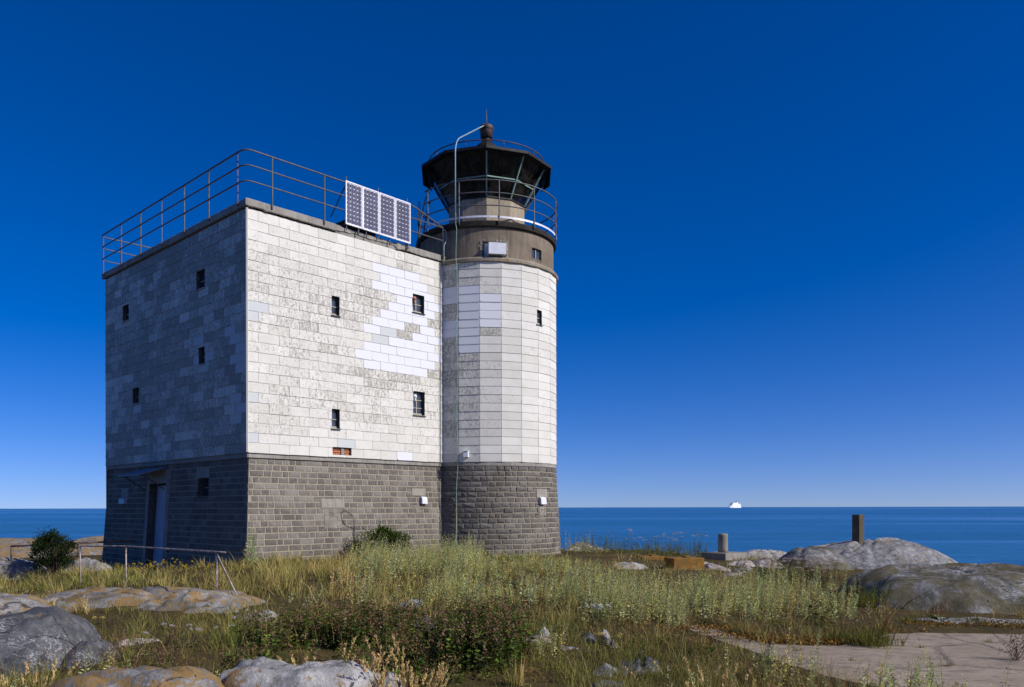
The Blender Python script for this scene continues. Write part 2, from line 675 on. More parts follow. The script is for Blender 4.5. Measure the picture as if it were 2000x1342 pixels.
def rect_px(surf, x0, x1, y0, y1, zh=4.0):
    """wall rectangle seen between two photo columns and rows (rows taken on the middle column)"""
    xm, ym = (x0 + x1) / 2, (y0 + y1) / 2
    s0, s1 = surf.inv(x0, ym, zh)[0], surf.inv(x1, ym, zh)[0]
    z1, z0 = surf.inv(xm, y0, zh)[1], surf.inv(xm, y1, zh)[1]
    return (min(s0, s1), max(s0, s1), z0, z1)


# ---- openings
def op(surf, x0, x1, y0, y1, **kw):
    return dict(surf=surf, r=rect_px(surf, x0, x1, y0, y1, kw.pop('zh', 4.0)), **kw)


OPEN = [
    op(WR, 647, 662.5, 579, 616, nx=1, ny=2, wall='R'),
    op(WR, 805.5, 828, 576, 611, nx=2, ny=2, wall='R', plug='red'),
    op(WR, 647.5, 663, 799, 837, nx=1, ny=2, wall='R'),
    op(WR, 806.5, 829, 765, 811, nx=2, ny=3, wall='R', plug='white'),
    op(WL, 384.5, 401, 528, 564, nx=1, ny=2, wall='L'),
    op(WL, 240.5, 252.5, 596, 627, nx=1, ny=2, wall='L'),
    op(WL, 389, 401, 678, 711, nx=1, ny=2, wall='L'),
    op(WL, 260, 272, 758, 788, nx=1, ny=2, wall='L'),
    op(TF, 1048.5, 1058.5, 606, 634, nx=1, ny=2, wall='T'),
    op(WL, 386, 408, 934, 969, nx=1, ny=2, wall='LS', zh=1.2),
    op(TD, 1039, 1057.5, 486, 506, nx=2, ny=1, wall='D', zh=7.9),
]
HOLE_BRICK = rect_px(WR, 649, 686, 874, 889)
HOLE_VENT = rect_px(TD, 941, 988, 471, 503, 8.0)
dz0 = WL.inv(310, 1100, 0.0)[1]
HOLE_DOOR = rect_px(WL, 290, 323, 945, 1098, 0.6)
HOLE_DOOR = (HOLE_DOOR[0], HOLE_DOOR[1], -0.35, HOLE_DOOR[3])


def holes(wall):
    return [q['r'] for q in OPEN if q['wall'] == wall]


def inpoly(x, y, poly):
    c = False
    for i in range(len(poly)):
        x1, y1 = poly[i]
        x2, y2 = poly[i - 1]
        if (y1 > y) != (y2 > y) and x < (x2 - x1) * (y - y1) / (y2 - y1) + x1:
            c = not c
    return c


NEW_R = [(735, 509), (766, 513), (768, 531), (797, 532), (798, 527), (829, 533), (829, 551), (845, 553), (846, 569), (861, 570), (863, 720),
         (847, 722), (846, 736), (790, 729), (722, 718), (722, 702), (703, 693), (703, 681), (719, 680), (719, 664), (736, 662), (735, 648),
         (718, 646), (718, 629), (730, 628), (731, 613), (751, 611), (751, 604), (768, 598), (768, 583), (751, 573), (751, 561), (734, 559), (734, 543), (749, 541), (749, 526), (736, 524)]
DIRTY_R = [(795, 627, 826, 646), (781, 643, 814, 663), (845, 621, 863, 640), (845, 722, 863, 738)]
GRAY_R = [(749, 636, 786, 656), (733, 652, 772, 673), (484, 597, 508, 620), (484, 760, 508, 782), (484, 842, 508, 864), (668, 856, 706, 879)]
WHITE_R = [(786, 882, 820, 901)]
GRAY_L = [(446, 643, 472, 668), (471, 672, 486, 700), (458, 698, 486, 724), (379, 662, 402, 690), (402, 676, 416, 702), (380, 700, 400, 724), (262, 786, 280, 808),
          (458, 775, 484, 806), (447, 803, 473, 826)]


def panels(name, surf, length, rows, zbase, width, brick, classify, hls, extra_rows=0, kidx=None):
    mb = MB()
    for i in range(rows):
        z0 = zbase + i * ROW
        z1 = z0 + ROW + 0.004
        if i == rows - 1: z1 = z0 + ROW
        s = -width / 2 if (brick and i % 2) else 0.0
        cols = []
        while s < length - 1e-6:
            a, b = max(s, 0.0), min(s + width, length)
            cols.append((a, b))
            s += width
        for a, b in cols:
            sm, zm = (a + b) / 2, (z0 + z1) / 2
            typ, dirt_shade = classify(surf.map(sm, zm), sm, zm, i)
            jo, jz = rng.normal(0, 0.0022), rng.normal(0, 0.0016)
            sag = rng.normal(0, 0.0035)
            tone = (rng.random(), typ, dirt_shade)
            g = 0.003
            rects = [(a + g, b - g, z0 - 0.010 + jz, z1)]
            whole = True
            for h in hls:
                r2 = subtract(rects, h)
                if r2 != rects: whole = False
                rects = r2
            for (q0, q1, y0, y1) in rects:
                if q1 - q0 < 0.012 or y1 - y0 < 0.012: continue
                f = lambda z: 0.017 + jo * .7 - (z - z0) / ROW * 0.010
                kk = None
                mp = (lambda s_, z_, o_: surf.map2(s_, z_, o_, kidx(sm))) if kidx else surf.map
                mb.cur = tone
                y0l, y0r = (y0, y0 + sag) if whole else (y0, y0)
                if typ > 0.7 and whole and not kidx:
                    cc = 0.022 + 0.012 * rng.random()
                    cut = [(q0 + cc, y0l), (q1 - 0.004, y0r), (q1, y0r + 0.004), (q1, y1), (q0, y1), (q0, y0l + cc * 0.9)]
                else:
                    cc = 0.02 * rng.random() ** 6 + 0.001
                    cut = [(q0 + cc, y0l), (q1, y0r), (q1, y1), (q0, y1), (q0, y0l + cc)]
                front = [mp(x, y, f(y)) for x, y in cut]
                mb.face(front)
                back = [mp(x, y, f(y) - 0.006) for x, y in cut]
                n = len(cut)
                for k in range(n):
                    k2 = (k + 1) % n
                    if cut[k][1] > y1 - 1e-5 and cut[k2][1] > y1 - 1e-5: continue
                    mb.face([front[k], back[k], back[k2], front[k2]])
    return mb.build(name, M_CLAD, house)


def cls_R(p, s, z, i):
    x, y = proj(p)
    for a, b, c, d in DIRTY_R:
        if a < x < c and b < y < d: return 0.0, 1.0
    for a, b, c, d in GRAY_R:
        if a < x < c and b < y < d: return 0.5, 0.0
    for a, b, c, d in WHITE_R:
        if a < x < c and b < y < d: return 1.0, 0.0
    if inpoly(x, y, NEW_R): return 1.0, 0.0
    d = 0.53 + 0.7 * float(fbm(s * 0.5, z * 0.7, 5)) + 0.09 * rng.normal()
    d += 0.35 * math.exp(-((y - (742 + (x - 790) * 0.05)) / 26) ** 2) * (x > 700)
    d += 0.22 * math.exp(-((y - 600) / 90) ** 2) * (x < 740)
    d -= 0.30 * max(0, min(1, (y - 810) / 60))
    if y < 440 + (x - 483) * 0.29: d -= 0.1
    if x > 830 and y < 560: d -= 0.3
    return 0.0, min(max(d, 0.02), 0.95)


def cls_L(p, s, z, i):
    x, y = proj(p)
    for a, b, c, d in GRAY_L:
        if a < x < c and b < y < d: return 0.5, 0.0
    d = 1.05 + 1.1 * float(fbm(s * 0.4 + 9, z * 0.8, 8)) + 0.2 * rng.normal()  # real grime plus extra darkening that deepens the shade of this side
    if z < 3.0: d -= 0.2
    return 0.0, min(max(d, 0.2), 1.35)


def cls_T(p, s, z, i):
    x, y = proj(p)
    if 866 < x < 899:
        if 558 < y < 592 or 627 < y < 657: return 1.0, 0.0
        if 592 < y < 700: return 0.0, 0.95
    if 898 < x < 937 and 553 < y < 689: return 1.0, 0.0
    if 937 < x < 976:
        if 570 < y < 637: return 1.0, 0.0
        if 537 < y < 571: return 0.0, 0.55
        if 637 < y < 654: return 0.0, 0.9
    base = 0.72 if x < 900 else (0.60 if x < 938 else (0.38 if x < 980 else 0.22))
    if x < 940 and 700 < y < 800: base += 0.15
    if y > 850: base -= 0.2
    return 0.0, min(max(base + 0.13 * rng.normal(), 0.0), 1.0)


panels('front_cladding', WR, 5.9, 24, ZB1, 0.5, True, cls_R, holes('R') + [HOLE_BRICK])
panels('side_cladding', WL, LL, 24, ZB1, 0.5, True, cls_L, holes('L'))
ROWT = ROW
zt_top = 7.45
mbT_rows = int((zt_top - ZB1) / ROW)


def tower_panels():
    mb = MB()
    rows = 24
    for k in range(-6, 9):
        for i in range(rows):
            z0 = ZB1 + i * ROW
            z1 = min(z0 + ROW + 0.004, ZT)
            a, b = FO + k * FS, FO + (k + 1) * FS
            typ, dirt_shade = cls_T(TF.map2((a + b) / 2, (z0 + z1) / 2, 0, k), 0, 0, i)
            tone = (rng.random(), typ, dirt_shade)
            jo, sag = rng.normal(0, 0.002), rng.normal(0, 0.0025)
            rects = [(a + 0.003, b - 0.003, z0 - 0.010, z1)]
            whole = True
            for h in holes('T'):
                r2 = subtract(rects, h)
                whole = whole and r2 == rects
                rects = r2
            for q0, q1, y0, y1 in rects:
                f = lambda z: 0.017 + jo * .7 - (z - z0) / ROW * 0.010
                cc = 0.03 if (typ > 0.7 and whole) else 0.002
                cut = [(q0 + cc, y0), (q1, y0 + (sag if whole else 0)), (q1, y1), (q0, y1), (q0, y0 + cc)]
                mb.cur = tone
                fr = [TF.map2(x, y, f(y), k) for x, y in cut]
                bk = [TF.map2(x, y, f(y) - 0.006, k) for x, y in cut]
                mb.face(fr)
                for j in range(5):
                    if j == 2: continue
                    j2 = (j + 1) % 5
                    mb.face([fr[j], bk[j], bk[j2], fr[j2]])
    return mb.build('tower_cladding', M_CLAD, house)


tower_panels()

# ---- boards behind the cladding, with the openings left free
mb = MB()


def sheet(mb, surf, rects, off, kfun=None):
    for a, b, y0, y1 in rects:
        for p, q in surf.split(a, b):
            mb.face([surf.map(p, y0, off), surf.map(q, y0, off), surf.map(q, y1, off), surf.map(p, y1, off)])


for surf, L, hl in ((WR, 5.9, holes('R') + [HOLE_BRICK]), (WL, LL, holes('L'))):
    rc = [(0, L, ZB1 - 0.01, ZT)]
    for h in hl: rc = subtract(rc, h)
    sheet(mb, surf, rc, 0.0)
for k in range(-6, 9):
    rc = [(FO + k * FS, FO + (k + 1) * FS, ZB1 - 0.01, ZT)]
    for h in holes('T'): rc = subtract(rc, h)
    for a, b, y0, y1 in rc:
        mb.face([TF.map2(a, y0, 0, k), TF.map2(b, y0, 0, k), TF.map2(b, y1, 0, k), TF.map2(a, y1, 0, k)])
# far sides of the block-house
pL = O + dL * LL
pB = pL + dR * LR
pR = O + dR * LR
for a, b in ((pL, pB), (pB, pR)):
    mb.face([a + UP * -0.5, b + UP * -0.5, b + UP * ZT, a + UP * ZT][::-1])
mb.build('wall_backing', M_BACK, house)

# rusty corner flashing on the lit edge
mb = MB()
mb.bar(O + (nR + nL) * 0.012 + UP * ZB1, O + (nR + nL) * 0.012 + UP * ZT, 0.035, 0.035)
mb.build('corner_strip', M_CLAD, house)


# ---- windows
def reveal(surf, r, depth, mb, out=0.02, back=True):
    s0, s1, z0, z1 = r
    P = surf.map
    for (a, b, c, d) in (((s0, z0), (s1, z0), 0, 0), ((s1, z0), (s1, z1), 0, 0), ((s1, z1), (s0, z1), 0, 0), ((s0, z1), (s0, z0), 0, 0)):
        mb.face([P(a[0], a[1], out), P(a[0], a[1], -depth), P(b[0], b[1], -depth), P(b[0], b[1], out)])
    if back:
        mb.face([P(s0, z0, -depth), P(s1, z0, -depth), P(s1, z1, -depth), P(s0, z1, -depth)])


def wbox(mb, surf, s0, s1, z0, z1, o0, o1):
    P = surf.map
    c = [P(s, z, o) for o in (o0, o1) for s, z in ((s0, z0), (s1, z0), (s1, z1), (s0, z1))]
    for q in ((0, 1, 2, 3), (7, 6, 5, 4), (0, 4, 5, 1), (1, 5, 6, 2), (2, 6, 7, 3), (3, 7, 4, 0)):
        mb.face([c[k] for k in q][::-1])


for q in OPEN:
    surf, (s0, s1, z0, z1) = q['surf'], q['r']
    dep = 0.09 if q['wall'] == 'D' else 0.22 if q['wall'] == 'LS' else (0.13 if q['wall'] in 'RL' else 0.10)
    mb = MB()
    reveal(surf, q['r'], dep, mb, 0.0 if q['wall'] in ('LS', 'D') else 0.012)
    win = mb.build('window', M_NICHE, house)
    mb = MB()                                                    # fixed outer frame
    t = 0.022
    fo = -dep + 0.05
    for a, b, c, d in ((s0, s0 + t, z0, z1), (s1 - t, s1, z0, z1), (s0 + t, s1 - t, z1 - t, z1), (s0 + t, s1 - t, z0, z0 + t)):
        wbox(mb, surf, a + .001, b - .001, c + .001, d - .001, fo - 0.035, fo)
    mb.build('frame', M_DKFRAME, win)
    nx, ny = q['nx'], q['ny']
    g = 0.011
    bars = []
    if nx > 1:
        sm = s0 + (s1 - s0) * 0.46
        bars.append((sm - g, sm + g, z0 + t, z1 - t * 1.5, fo - 0.03, fo + 0.004))
    for k in range(1, ny):
        zk = z0 + (z1 - z0) * (k / ny - 0.02)
        bars.append((s0 + t, s1 - t, zk - g * 0.7, zk + g * 0.7, fo - 0.03, fo))
    if q['wall'] in 'RT':
        bars.append((s0 + t, s1 - t, z0 + t, z0 + t + 0.03, fo - 0.03, fo + 0.002))
    for br_ in bars:
        mb = MB()
        wbox(mb, surf, *br_)
        mb.build('glazing_bar', M_BAR, win)
    mb = MB()
    P = surf.map
    mb.face([P(s0 + t, z0 + t, fo - 0.02), P(s1 - t, z0 + t, fo - 0.02), P(s1 - t, z1 - t, fo - 0.02), P(s0 + t, z1 - t, fo - 0.02)])
    mb.build('pane', M_PANE, win)
    mb = MB()
    o = 0.055 if q['wall'] != 'D' else 0.012
    P = surf.map
    c = [P(s0 - 0.02, z0 + 0.004, -dep + 0.05), P(s1 + 0.02, z0 + 0.004, -dep + 0.05), P(s1 + 0.02, z0 - 0.014, o), P(s0 - 0.02, z0 - 0.014, o)]
    d = [v - UP * 0.012 for v in c]
    mb.face(c[::-1]); mb.face(d)
    for k in range(4):
        mb.face([c[k], d[k], d[(k + 1) % 4], c[(k + 1) % 4]])
    mb.build('sill', M_GALV if q['wall'] == 'L' else M_DKFRAME, win)
    if q.get('plug'):
        # a domed vent cowl fills the upper left pane
        cc = P(s0 + (s1 - s0) * 0.30, z0 + (z1 - z0) * 0.80, fo + 0.02)
        mb = MB()
        ax = surf.n
        a1 = surf.d
        rings = []
        rad = 0.058
        for k in range(6):
            ph = k / 5 * math.pi / 2
            rr, hh = rad * math.cos(ph), rad * 0.8 * math.sin(ph)
            rings.append([cc + (a1 * math.cos(t_) + UP * math.sin(t_)) * rr + ax * hh for t_ in [2 * math.pi * j / 16 for j in range(16)]])
        for k in range(5):
            for j in range(16):
                j2 = (j + 1) % 16
                mb.face([rings[k][j], rings[k][j2], rings[k + 1][j2], rings[k + 1][j]])
        mb.tube([cc - UP * 0.05, cc - UP * 0.13 + a1 * 0.004], 0.02, 8)
        mb.build('vent_cowl', mat_plain('cowl_' + q['plug'], *(((0.30, 0.11, 0.08), (0.42, 0.19, 0.14)) if q['plug'] == 'red' else ((0.62, 0.65, 0.68), (0.76, 0.78, 0.8))), 14, 0.5), win, True)

# ---- hole with bare brick at the foot of the front cladding
qm = Mat('orange_brick')
br = qm.n('TexBrick')
qm.put(br.inputs['Vector'], qm.scaled((1, 1, 1), (R(90), 0, 0)))
M_BRK = mat_plain('orange_brick_face', (0.42, 0.13, 0.055), (0.55, 0.22, 0.10), 25, 0.9, 0, 0.5)
mb = MB()
reveal(WR, HOLE_BRICK, 0.09, mb, 0.012)
nich = mb.build('brick_opening', M_MORTAR, house)
s0, s1, z0, z1 = HOLE_BRICK
h3 = (z1 - z0 - 0.02) / 3
m0, m1 = s0 + (s1 - s0) * 0.49, s0 + (s1 - s0) * 0.68
for lo_, hi_ in ((s0 + 0.006, m0), (m1, s1 - 0.006)):
    mb = MB()
    for rr in range(3):
        x = s0 + 0.006 - (0.06 if rr % 2 else 0)
        while x < s1 - 0.02:
            c, d = max(x, lo_), min(x + 0.115, hi_)
            if d - c > 0.02: wbox(mb, WR, c, d, z0 + 0.012 + rr * h3, z0 + rr * h3 + h3 - 0.004, -0.088, -0.05 - 0.008 * rng.random())
            x += 0.125
    mb.build('brickwork', M_BRK, nich)
mb = MB()
wbox(mb, WR, s0 + (s1 - s0) * 0.50, s0 + (s1 - s0) * 0.67, z0 + 0.012, z1 - 0.004, -0.088, -0.03)
mb.build('concrete_plug', M_CONCL, nich)

# ---- string course between cladding and stone
mb = MB()
for surf, L in ((WR, 5.9), (WL, LL)):
    off = -0.018
    mb.face([surf.map(0, ZB0 + 0.0001, off + (0.065 - 0.065)), surf.map(L, ZB0 + 0.0001, off), surf.map(L, ZB1, off), surf.map(0, ZB1, off)])
prof = [(RT - 0.30, ZB0), (RT - 0.010, ZB0), (RT - 0.010, ZB1 + 0.01)]
o1 = mb


def ring_corner(off, z):
    return O + (nR + nL) * off + UP * z


lo = [ring_corner(-0.018, ZB0), ring_corner(-0.2, ZB0)]
for d, L in ((dR, 5.9), (dL, LL)):
    a, b = lo[0], lo[1]
    mb.face([a, b, b + d * L, a + d * L])
mb.build('string_course', M_CONC, house)
mb = MB()
mb.lathe(TC, prof, 72)
mb.build('tower_string_course', M_CONC, house)

# ---- stone base
PATCH_R = [rect_px(WR, 627, 672, 974, 992, 1.2), rect_px(WR, 804, 831, 954, 968, 1.2)]
RUB_R = [rect_px(WR, 634, 667, 993, 1032, 1.2), rect_px(WR, 811, 826, 986, 1002, 1.2)]
PATCH_L = [rect_px(WL, 385, 410, 915, 932, 1.2), rect_px(WL, 238, 252, 955, 971, 1.2)]
PATCH_T = [rect_px(TS, 1047.5, 1068, 955, 972, 1.2)]
RUB_T = [rect_px(TS, 1053, 1066, 986, 1006, 1.2)]
COURSE = 0.1355


def stones(name, surf, s_a, s_b, zlo, mat, avoid, hmin, hmax, lw):
    mb = MB()
    n = int(round((ZB0 - zlo) / COURSE))
    for i in range(n):
        z0, z1 = ZB0 - (i + 1) * COURSE + 0.010, ZB0 - i * COURSE - 0.010
        s = s_a - rng.random() * 0.2
        while s < s_b:
            L = lw[0] + (lw[1] - lw[0]) * rng.random() ** 1.2
            a, b = max(s, s_a) + 0.010, min(s + L, s_b) - 0.010
            s += L
            if b - a < 0.05: continue
            rc = [(a, b, z0, z1)]
            for h in avoid: rc = subtract(rc, h)
            for x0, x1, y0, y1 in rc:
                if x1 - x0 < 0.03 or y1 - y0 < 0.03: continue
                mb.cur = (min(max(rng.normal(0.42, 0.40), 0), 1), rng.random(), 0)
                hb = hmin + (hmax - hmin) * rng.random()
                i1 = min(0.018, (x1 - x0) * .25)
                i2 = min(0.016, (y1 - y0) * .25)
                jit = lambda: rng.normal(0, 0.004)
                o = [surf.map(x, y, 0.0) for x, y in ((x0, y0), (x1, y0), (x1, y1), (x0, y1))]
                m_ = [surf.map(x, y, 0.006 + hb * (0.25 + 0.5 * rng.random())) for x, y in
                      ((x0 + i1 * .4 + abs(jit()), y0 + i2 * .4), (x1 - i1 * .4, y0 + i2 * .4 + abs(jit())), (x1 - i1 * .4 - abs(jit()), y1 - i2 * .4), (x0 + i1 * .4, y1 - i2 * .4 - abs(jit())))]
                cx, cy = x0 + (x1 - x0) * (0.3 + 0.4 * rng.random()), y0 + (y1 - y0) * (0.35 + 0.4 * rng.random())
                ctr = surf.map(cx, cy, 0.006 + hb)
                b0 = len(mb.v)
                for p in o + m_ + [ctr]: mb.vert(p)
                for k in range(4):
                    k2 = (k + 1) % 4
                    mb.idx((b0 + k, b0 + k2, b0 + 4 + k2, b0 + 4 + k))
                    mb.idx((b0 + 4 + k, b0 + 4 + k2, b0 + 8))
    return mb.build(name, mat, house)


door_out = (HOLE_DOOR[0] - 0.17, HOLE_DOOR[1] + 0.17, -0.5, HOLE_DOOR[3] + 0.36)
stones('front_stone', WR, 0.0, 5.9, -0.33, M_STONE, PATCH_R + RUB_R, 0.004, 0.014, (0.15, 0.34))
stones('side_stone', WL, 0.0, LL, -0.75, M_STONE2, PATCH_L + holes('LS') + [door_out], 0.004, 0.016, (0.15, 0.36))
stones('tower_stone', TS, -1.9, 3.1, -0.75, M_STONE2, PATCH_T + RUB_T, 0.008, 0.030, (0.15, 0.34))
mb = MB()
rc = [(0, 5.9, -0.9, ZB0)]
sheet(mb, WR, rc, 0.0015)
rc = [(0, LL, -0.9, ZB0)]
for h in holes('LS') + [(HOLE_DOOR[0], HOLE_DOOR[1], -1, HOLE_DOOR[3])]: rc = subtract(rc, h)
sheet(mb, WL, rc, 0.0015)
sheet(mb, TS, [(-2.2, 4.2, -0.9, ZB0)], 0.0)
mb.build('mortar_bed', M_MORTAR, house)
for surf_, r_ in [(WR, q) for q in PATCH_R] + [(WL, q) for q in PATCH_L] + [(TS, q) for q in PATCH_T]:
    mb = MB()
    n = 4 if surf_ is TS else 1
    for k in range(n):
        wbox(mb, surf_, r_[0] + (r_[1] - r_[0]) * k / n, r_[0] + (r_[1] - r_[0]) * (k + 1) / n, r_[2], r_[3], -0.02, 0.016)
    mb.build('lintel_patch', M_CONCL, house)
M_RUB = mat_stone('mottled_rubble_fill', (0.15, 0.14, 0.12), (0.28, 0.255, 0.21), (0.38, 0.35, 0.29))
for surf, rr in [(WR, r_) for r_ in RUB_R] + [(TS, r_) for r_ in RUB_T]:
    mb = MB()
    nx, nz = 4, 5
    for i in range(nx):
        for j in range(nz):
            mb.cur = (rng.random(), 0, 0)
            wbox(mb, surf, rr[0] + (rr[1] - rr[0]) * i / nx, rr[0] + (rr[1] - rr[0]) * (i + 1) / nx, rr[2] + (rr[3] - rr[2]) * j / nz, rr[2] + (rr[3] - rr[2]) * (j + 1) / nz, -0.02, 0.004 + 0.012 * rng.random())
    mb.build('rubble_fill', M_RUB, house)


# ---- small vent hoods on the stone
def hood(surf, x0, x1, y0, y1):
    s0, s1, z0, z1 = rect_px(surf, x0, x1, y0, y1, 1.2)
    mb = MB()
    P = surf.map
    pr = [(z0, 0.10), (z0 + (z1 - z0) * .75, 0.10), (z1 - 0.012, 0.075), (z1, 0.03), (z1, 0.0), (z0, 0.0)]
    A = [P(s0, z, o) for z, o in pr]
    B = [P(s1, z, o) for z, o in pr]
    mb.face(A); mb.face(B[::-1])
    for k in range(len(pr)):
        k2 = (k + 1) % len(pr)
        mb.face([A[k], B[k], B[k2], A[k2]])
    return mb.build('vent_hood', M_GALV if surf is WL else M_WHITE, house)


hood(WR, 820, 830, 970, 984)
hood(WL, 239, 249, 972, 984)
hood(TS, 1052, 1061.5, 971, 985)

# ---- door, its concrete surround and canopy
s0, s1, z0, z1 = HOLE_DOOR
mb = MB()
for a, b, c, d in ((s0 - 0.17, s0, -0.5, z1), (s1, s1 + 0.17, -0.5, z1), (s0 - 0.17, s1 + 0.17, z1, z1 + 0.36)):
    wbox(mb, WL, a + .001, b - .001, c, d, -0.05, 0.035)
mb.build('door_surround', M_CONC, house)
mb = MB()
reveal(WL, HOLE_DOOR, 0.24, mb, 0.034, True)
dn = mb.build('doorway', M_NICHE, house)
mb = MB()
wbox(mb, WL, s0 + 0.03, s1 - 0.03, z0, z1 - 0.04, -0.22, -0.16)
dr = mb.build('door', M_DOOR, house)
mb = MB()
wbox(mb, WL, s0 + 0.05, s0 + 0.07, 0.78, 0.92, -0.158, -0.12)
mb.build('handle', M_RAILD, dr)
mb = MB()
ca = WL.inv(330, 911, 2.0)[0]
cb = WL.inv(288, 914, 2.0)[0]
zc = ZB0 - 0.06
P = WL.map
top = [P(ca, zc, 0.07), P(cb, zc, 0.07), P(cb, zc - 0.20, 0.72), P(ca, zc - 0.20, 0.72)]
bot = [v - UP * 0.025 for v in top]
mb.face(top); mb.face(bot[::-1])
for k in range(4): mb.face([top[k], bot[k], bot[(k + 1) % 4], top[(k + 1) % 4]])
cn = mb.build('door_canopy', M_CANOPY, house)
for sc_ in (ca + 0.06, cb - 0.06):
    mb = MB()
    mb.tube([P(sc_, zc - 0.55, 0.06), P(sc_, zc - 0.2, 0.62)], 0.014, 6)
    mb.build('brace', M_RAILD, cn)

# ---- roof slab and the coping with its broken edge
mb = MB()
i_ = 0.12
mb.face([O + dR * i_ + dL * i_ + UP * 7.62, O + dR * (LR - i_) + dL * i_ + UP * 7.62, O + dR * (LR - i_) + dL * (LL - i_) + UP * 7.62, O + dR * i_ + dL * (LL - i_) + UP * 7.62])
mb.build('flat_roof', M_CONC, house)
mb = MB()
COP = 0.075
s_dam0, s_dam1 = WR.inv(652, 440)[0], WR.inv(770, 470)[0]


def coping(mb, path_d, path_n, L, t0, t1, damage):
    n = int((t1 - t0) / 0.07)
    rings = []
    for k in range(n + 1):
        t = t0 + (t1 - t0) * k / n
        o, zl, zt = COP, 7.535, 7.705
        o += 0.006 * float(fbm(t * 3, 1.0, 3)) + 0.003 * rng.normal()
        zl += 0.006 * rng.normal()
        if damage and s_dam0 < t < s_dam1 + 1.6:
            q = float(fbm(t * 5, 4.0, 21, 3))
            e = min(1, (t - s_dam0) / 0.25)
            if t < s_dam1:
                zl += e * (0.055 + 0.07 * q)
                o -= e * (0.05 + 0.06 * q)
                zt -= e * 0.012
            else:
                zl += 0.02 * max(0, q) * 2
                o -= 0.02 + 0.05 * max(0, q)
        b = O + path_d * t
        pr = [(-0.28, zt - 0.02), (o - 0.03, zt), (o, zt - 0.025), (o, zl + 0.012), (o - 0.012, zl), (0.0, zl + 0.004)]
        if damage and s_dam0 < t < s_dam1: pr[4] = (o - 0.02, zl + 0.015); pr[5] = (0.005, 7.512)
        c = []
        for x, z in pr:
            if k == 0 and t0 < 0: c.append(O + (nR + nL) * x + UP * z)
            else: c.append(b + path_n * x + UP * z)
        rings.append(c)
    for k in range(n):
        for j in range(5):
            mb.face([rings[k][j], rings[k + 1][j], rings[k + 1][j + 1], rings[k][j + 1]])
    mb.face(rings[-1])


coping(mb, dR, nR, LR, -0.01, 5.55, True)
coping(mb, dL, nL, LL, -0.01, LL + COP, False)
# back edge
O_keep = O
n3, n4 = -nR, -nL


def straight_coping(a, d, n, L):
    pr = [(-0.28, 7.685), (COP - .03, 7.705), (COP, 7.68), (COP, 7.547), (0, 7.535)]
    A = [a + n * x + UP * z for x, z in pr]
    B = [v + d * L for v in A]
    for j in range(4): mb.face([A[j], B[j], B[j + 1], A[j + 1]])
    mb.face(A); mb.face(B)


straight_coping(pL, dR, n3, LR)
straight_coping(pB, -dL, dR, LL)
mb.build('roof_coping', M_CONC, house)

# ---- roof railing: three rails round the edge, posts hooked over the coping
RZ = (8.06, 8.395, 8.72)
RO = 0.10
A = O + (nR + nL) * RO
Lc = O + dL * (LL) + nL * RO + dL * RO
Bc = pB + dL * RO + dR * RO
Ec = O + dR * 5.46 + nR * RO
mb = MB()
sB = WR.inv(800, 420)[0]
for k, z in enumerate(RZ):
    e = Ec
    if k == 2:
        pts = [Bc, Lc, A, O + dR * sB + nR * RO, None]
        p = [v + UP * z for v in pts[:4]] + [Ec + UP * RZ[1]]
    else:
        p = [v + UP * z for v in (Bc, Lc, A)] + [Ec + UP * z]
    mb.tube(fillet(p, 0.22, 6), 0.0165 if k < 2 else 0.019, 8)
rl = mb.build('roof_railing', M_RAIL, house, True)


def post(base, n, ztop, hook=True):
    mb = MB()
    p = base + n * RO
    if hook:
        pts = [p + UP * ztop, p + UP * 7.60, base + n * (COP - 0.02) + UP * 7.60]
        mb.tube(fillet(pts, 0.06, 5), 0.0165, 8)
    else:
        mb.tube([p + UP * ztop, p + UP * 7.68], 0.0165, 8)
    return mb.build('railing_post', M_RAIL, rl, True)


for x, y in ((464, 392), (408, 420), (360, 446), (316, 470), (275, 490), (237, 512), (202, 530)):
    s = (O + dL * 0).copy()
    r = ray(x, y)
    # wall plane pushed out to the rail line
    c = Vector((0, 0, HC))
    t = (O + nL * RO - c).dot(nL) / r.dot(nL)
    sd = (c + r * t - O).dot(dL)
    post(O + dL * sd, nL, RZ[2])
for x, y in ((532, 395), (634, 430), (700, 440), (797, 480)):
    r = ray(x, y)
    c = Vector((0, 0, HC))
    t = (O + nR * RO - c).dot(nR) / r.dot(nR)
    sd = (c + r * t - O).dot(dR)
    post(O + dR * sd, nR, RZ[2])
post(O + dR * 5.46, nR, RZ[1])
for t in (0.45, 1.9, 3.4, 4.9, 6.4): post(pL + dR * t, -nR, RZ[2], False)
for t in (1.3, 2.8, 4.3, 5.8): post(pR + dL * t, dR, RZ[2], False)
# brace from the top rail behind the panels, and the dark hatch it stands by
mb = MB()
mb.tube([O + dR * WR.inv(672, 357)[0] + nR * RO + UP * RZ[2], pix(646, 424, 19.3)], 0.014, 8)
mb.build('railing_brace', M_RAILD, rl, True)
mb = MB()
hc = pix(690, 436, 20.3)
hc.z = 7.62 + 0.22
mb.box(hc, dR * 0.42, dL * 0.35, UP * 0.22)
mb.box(hc + UP * 0.235, dR * 0.45, dL * 0.38, UP * 0.015)
mb.build('roof_hatch', M_CONCD, house)

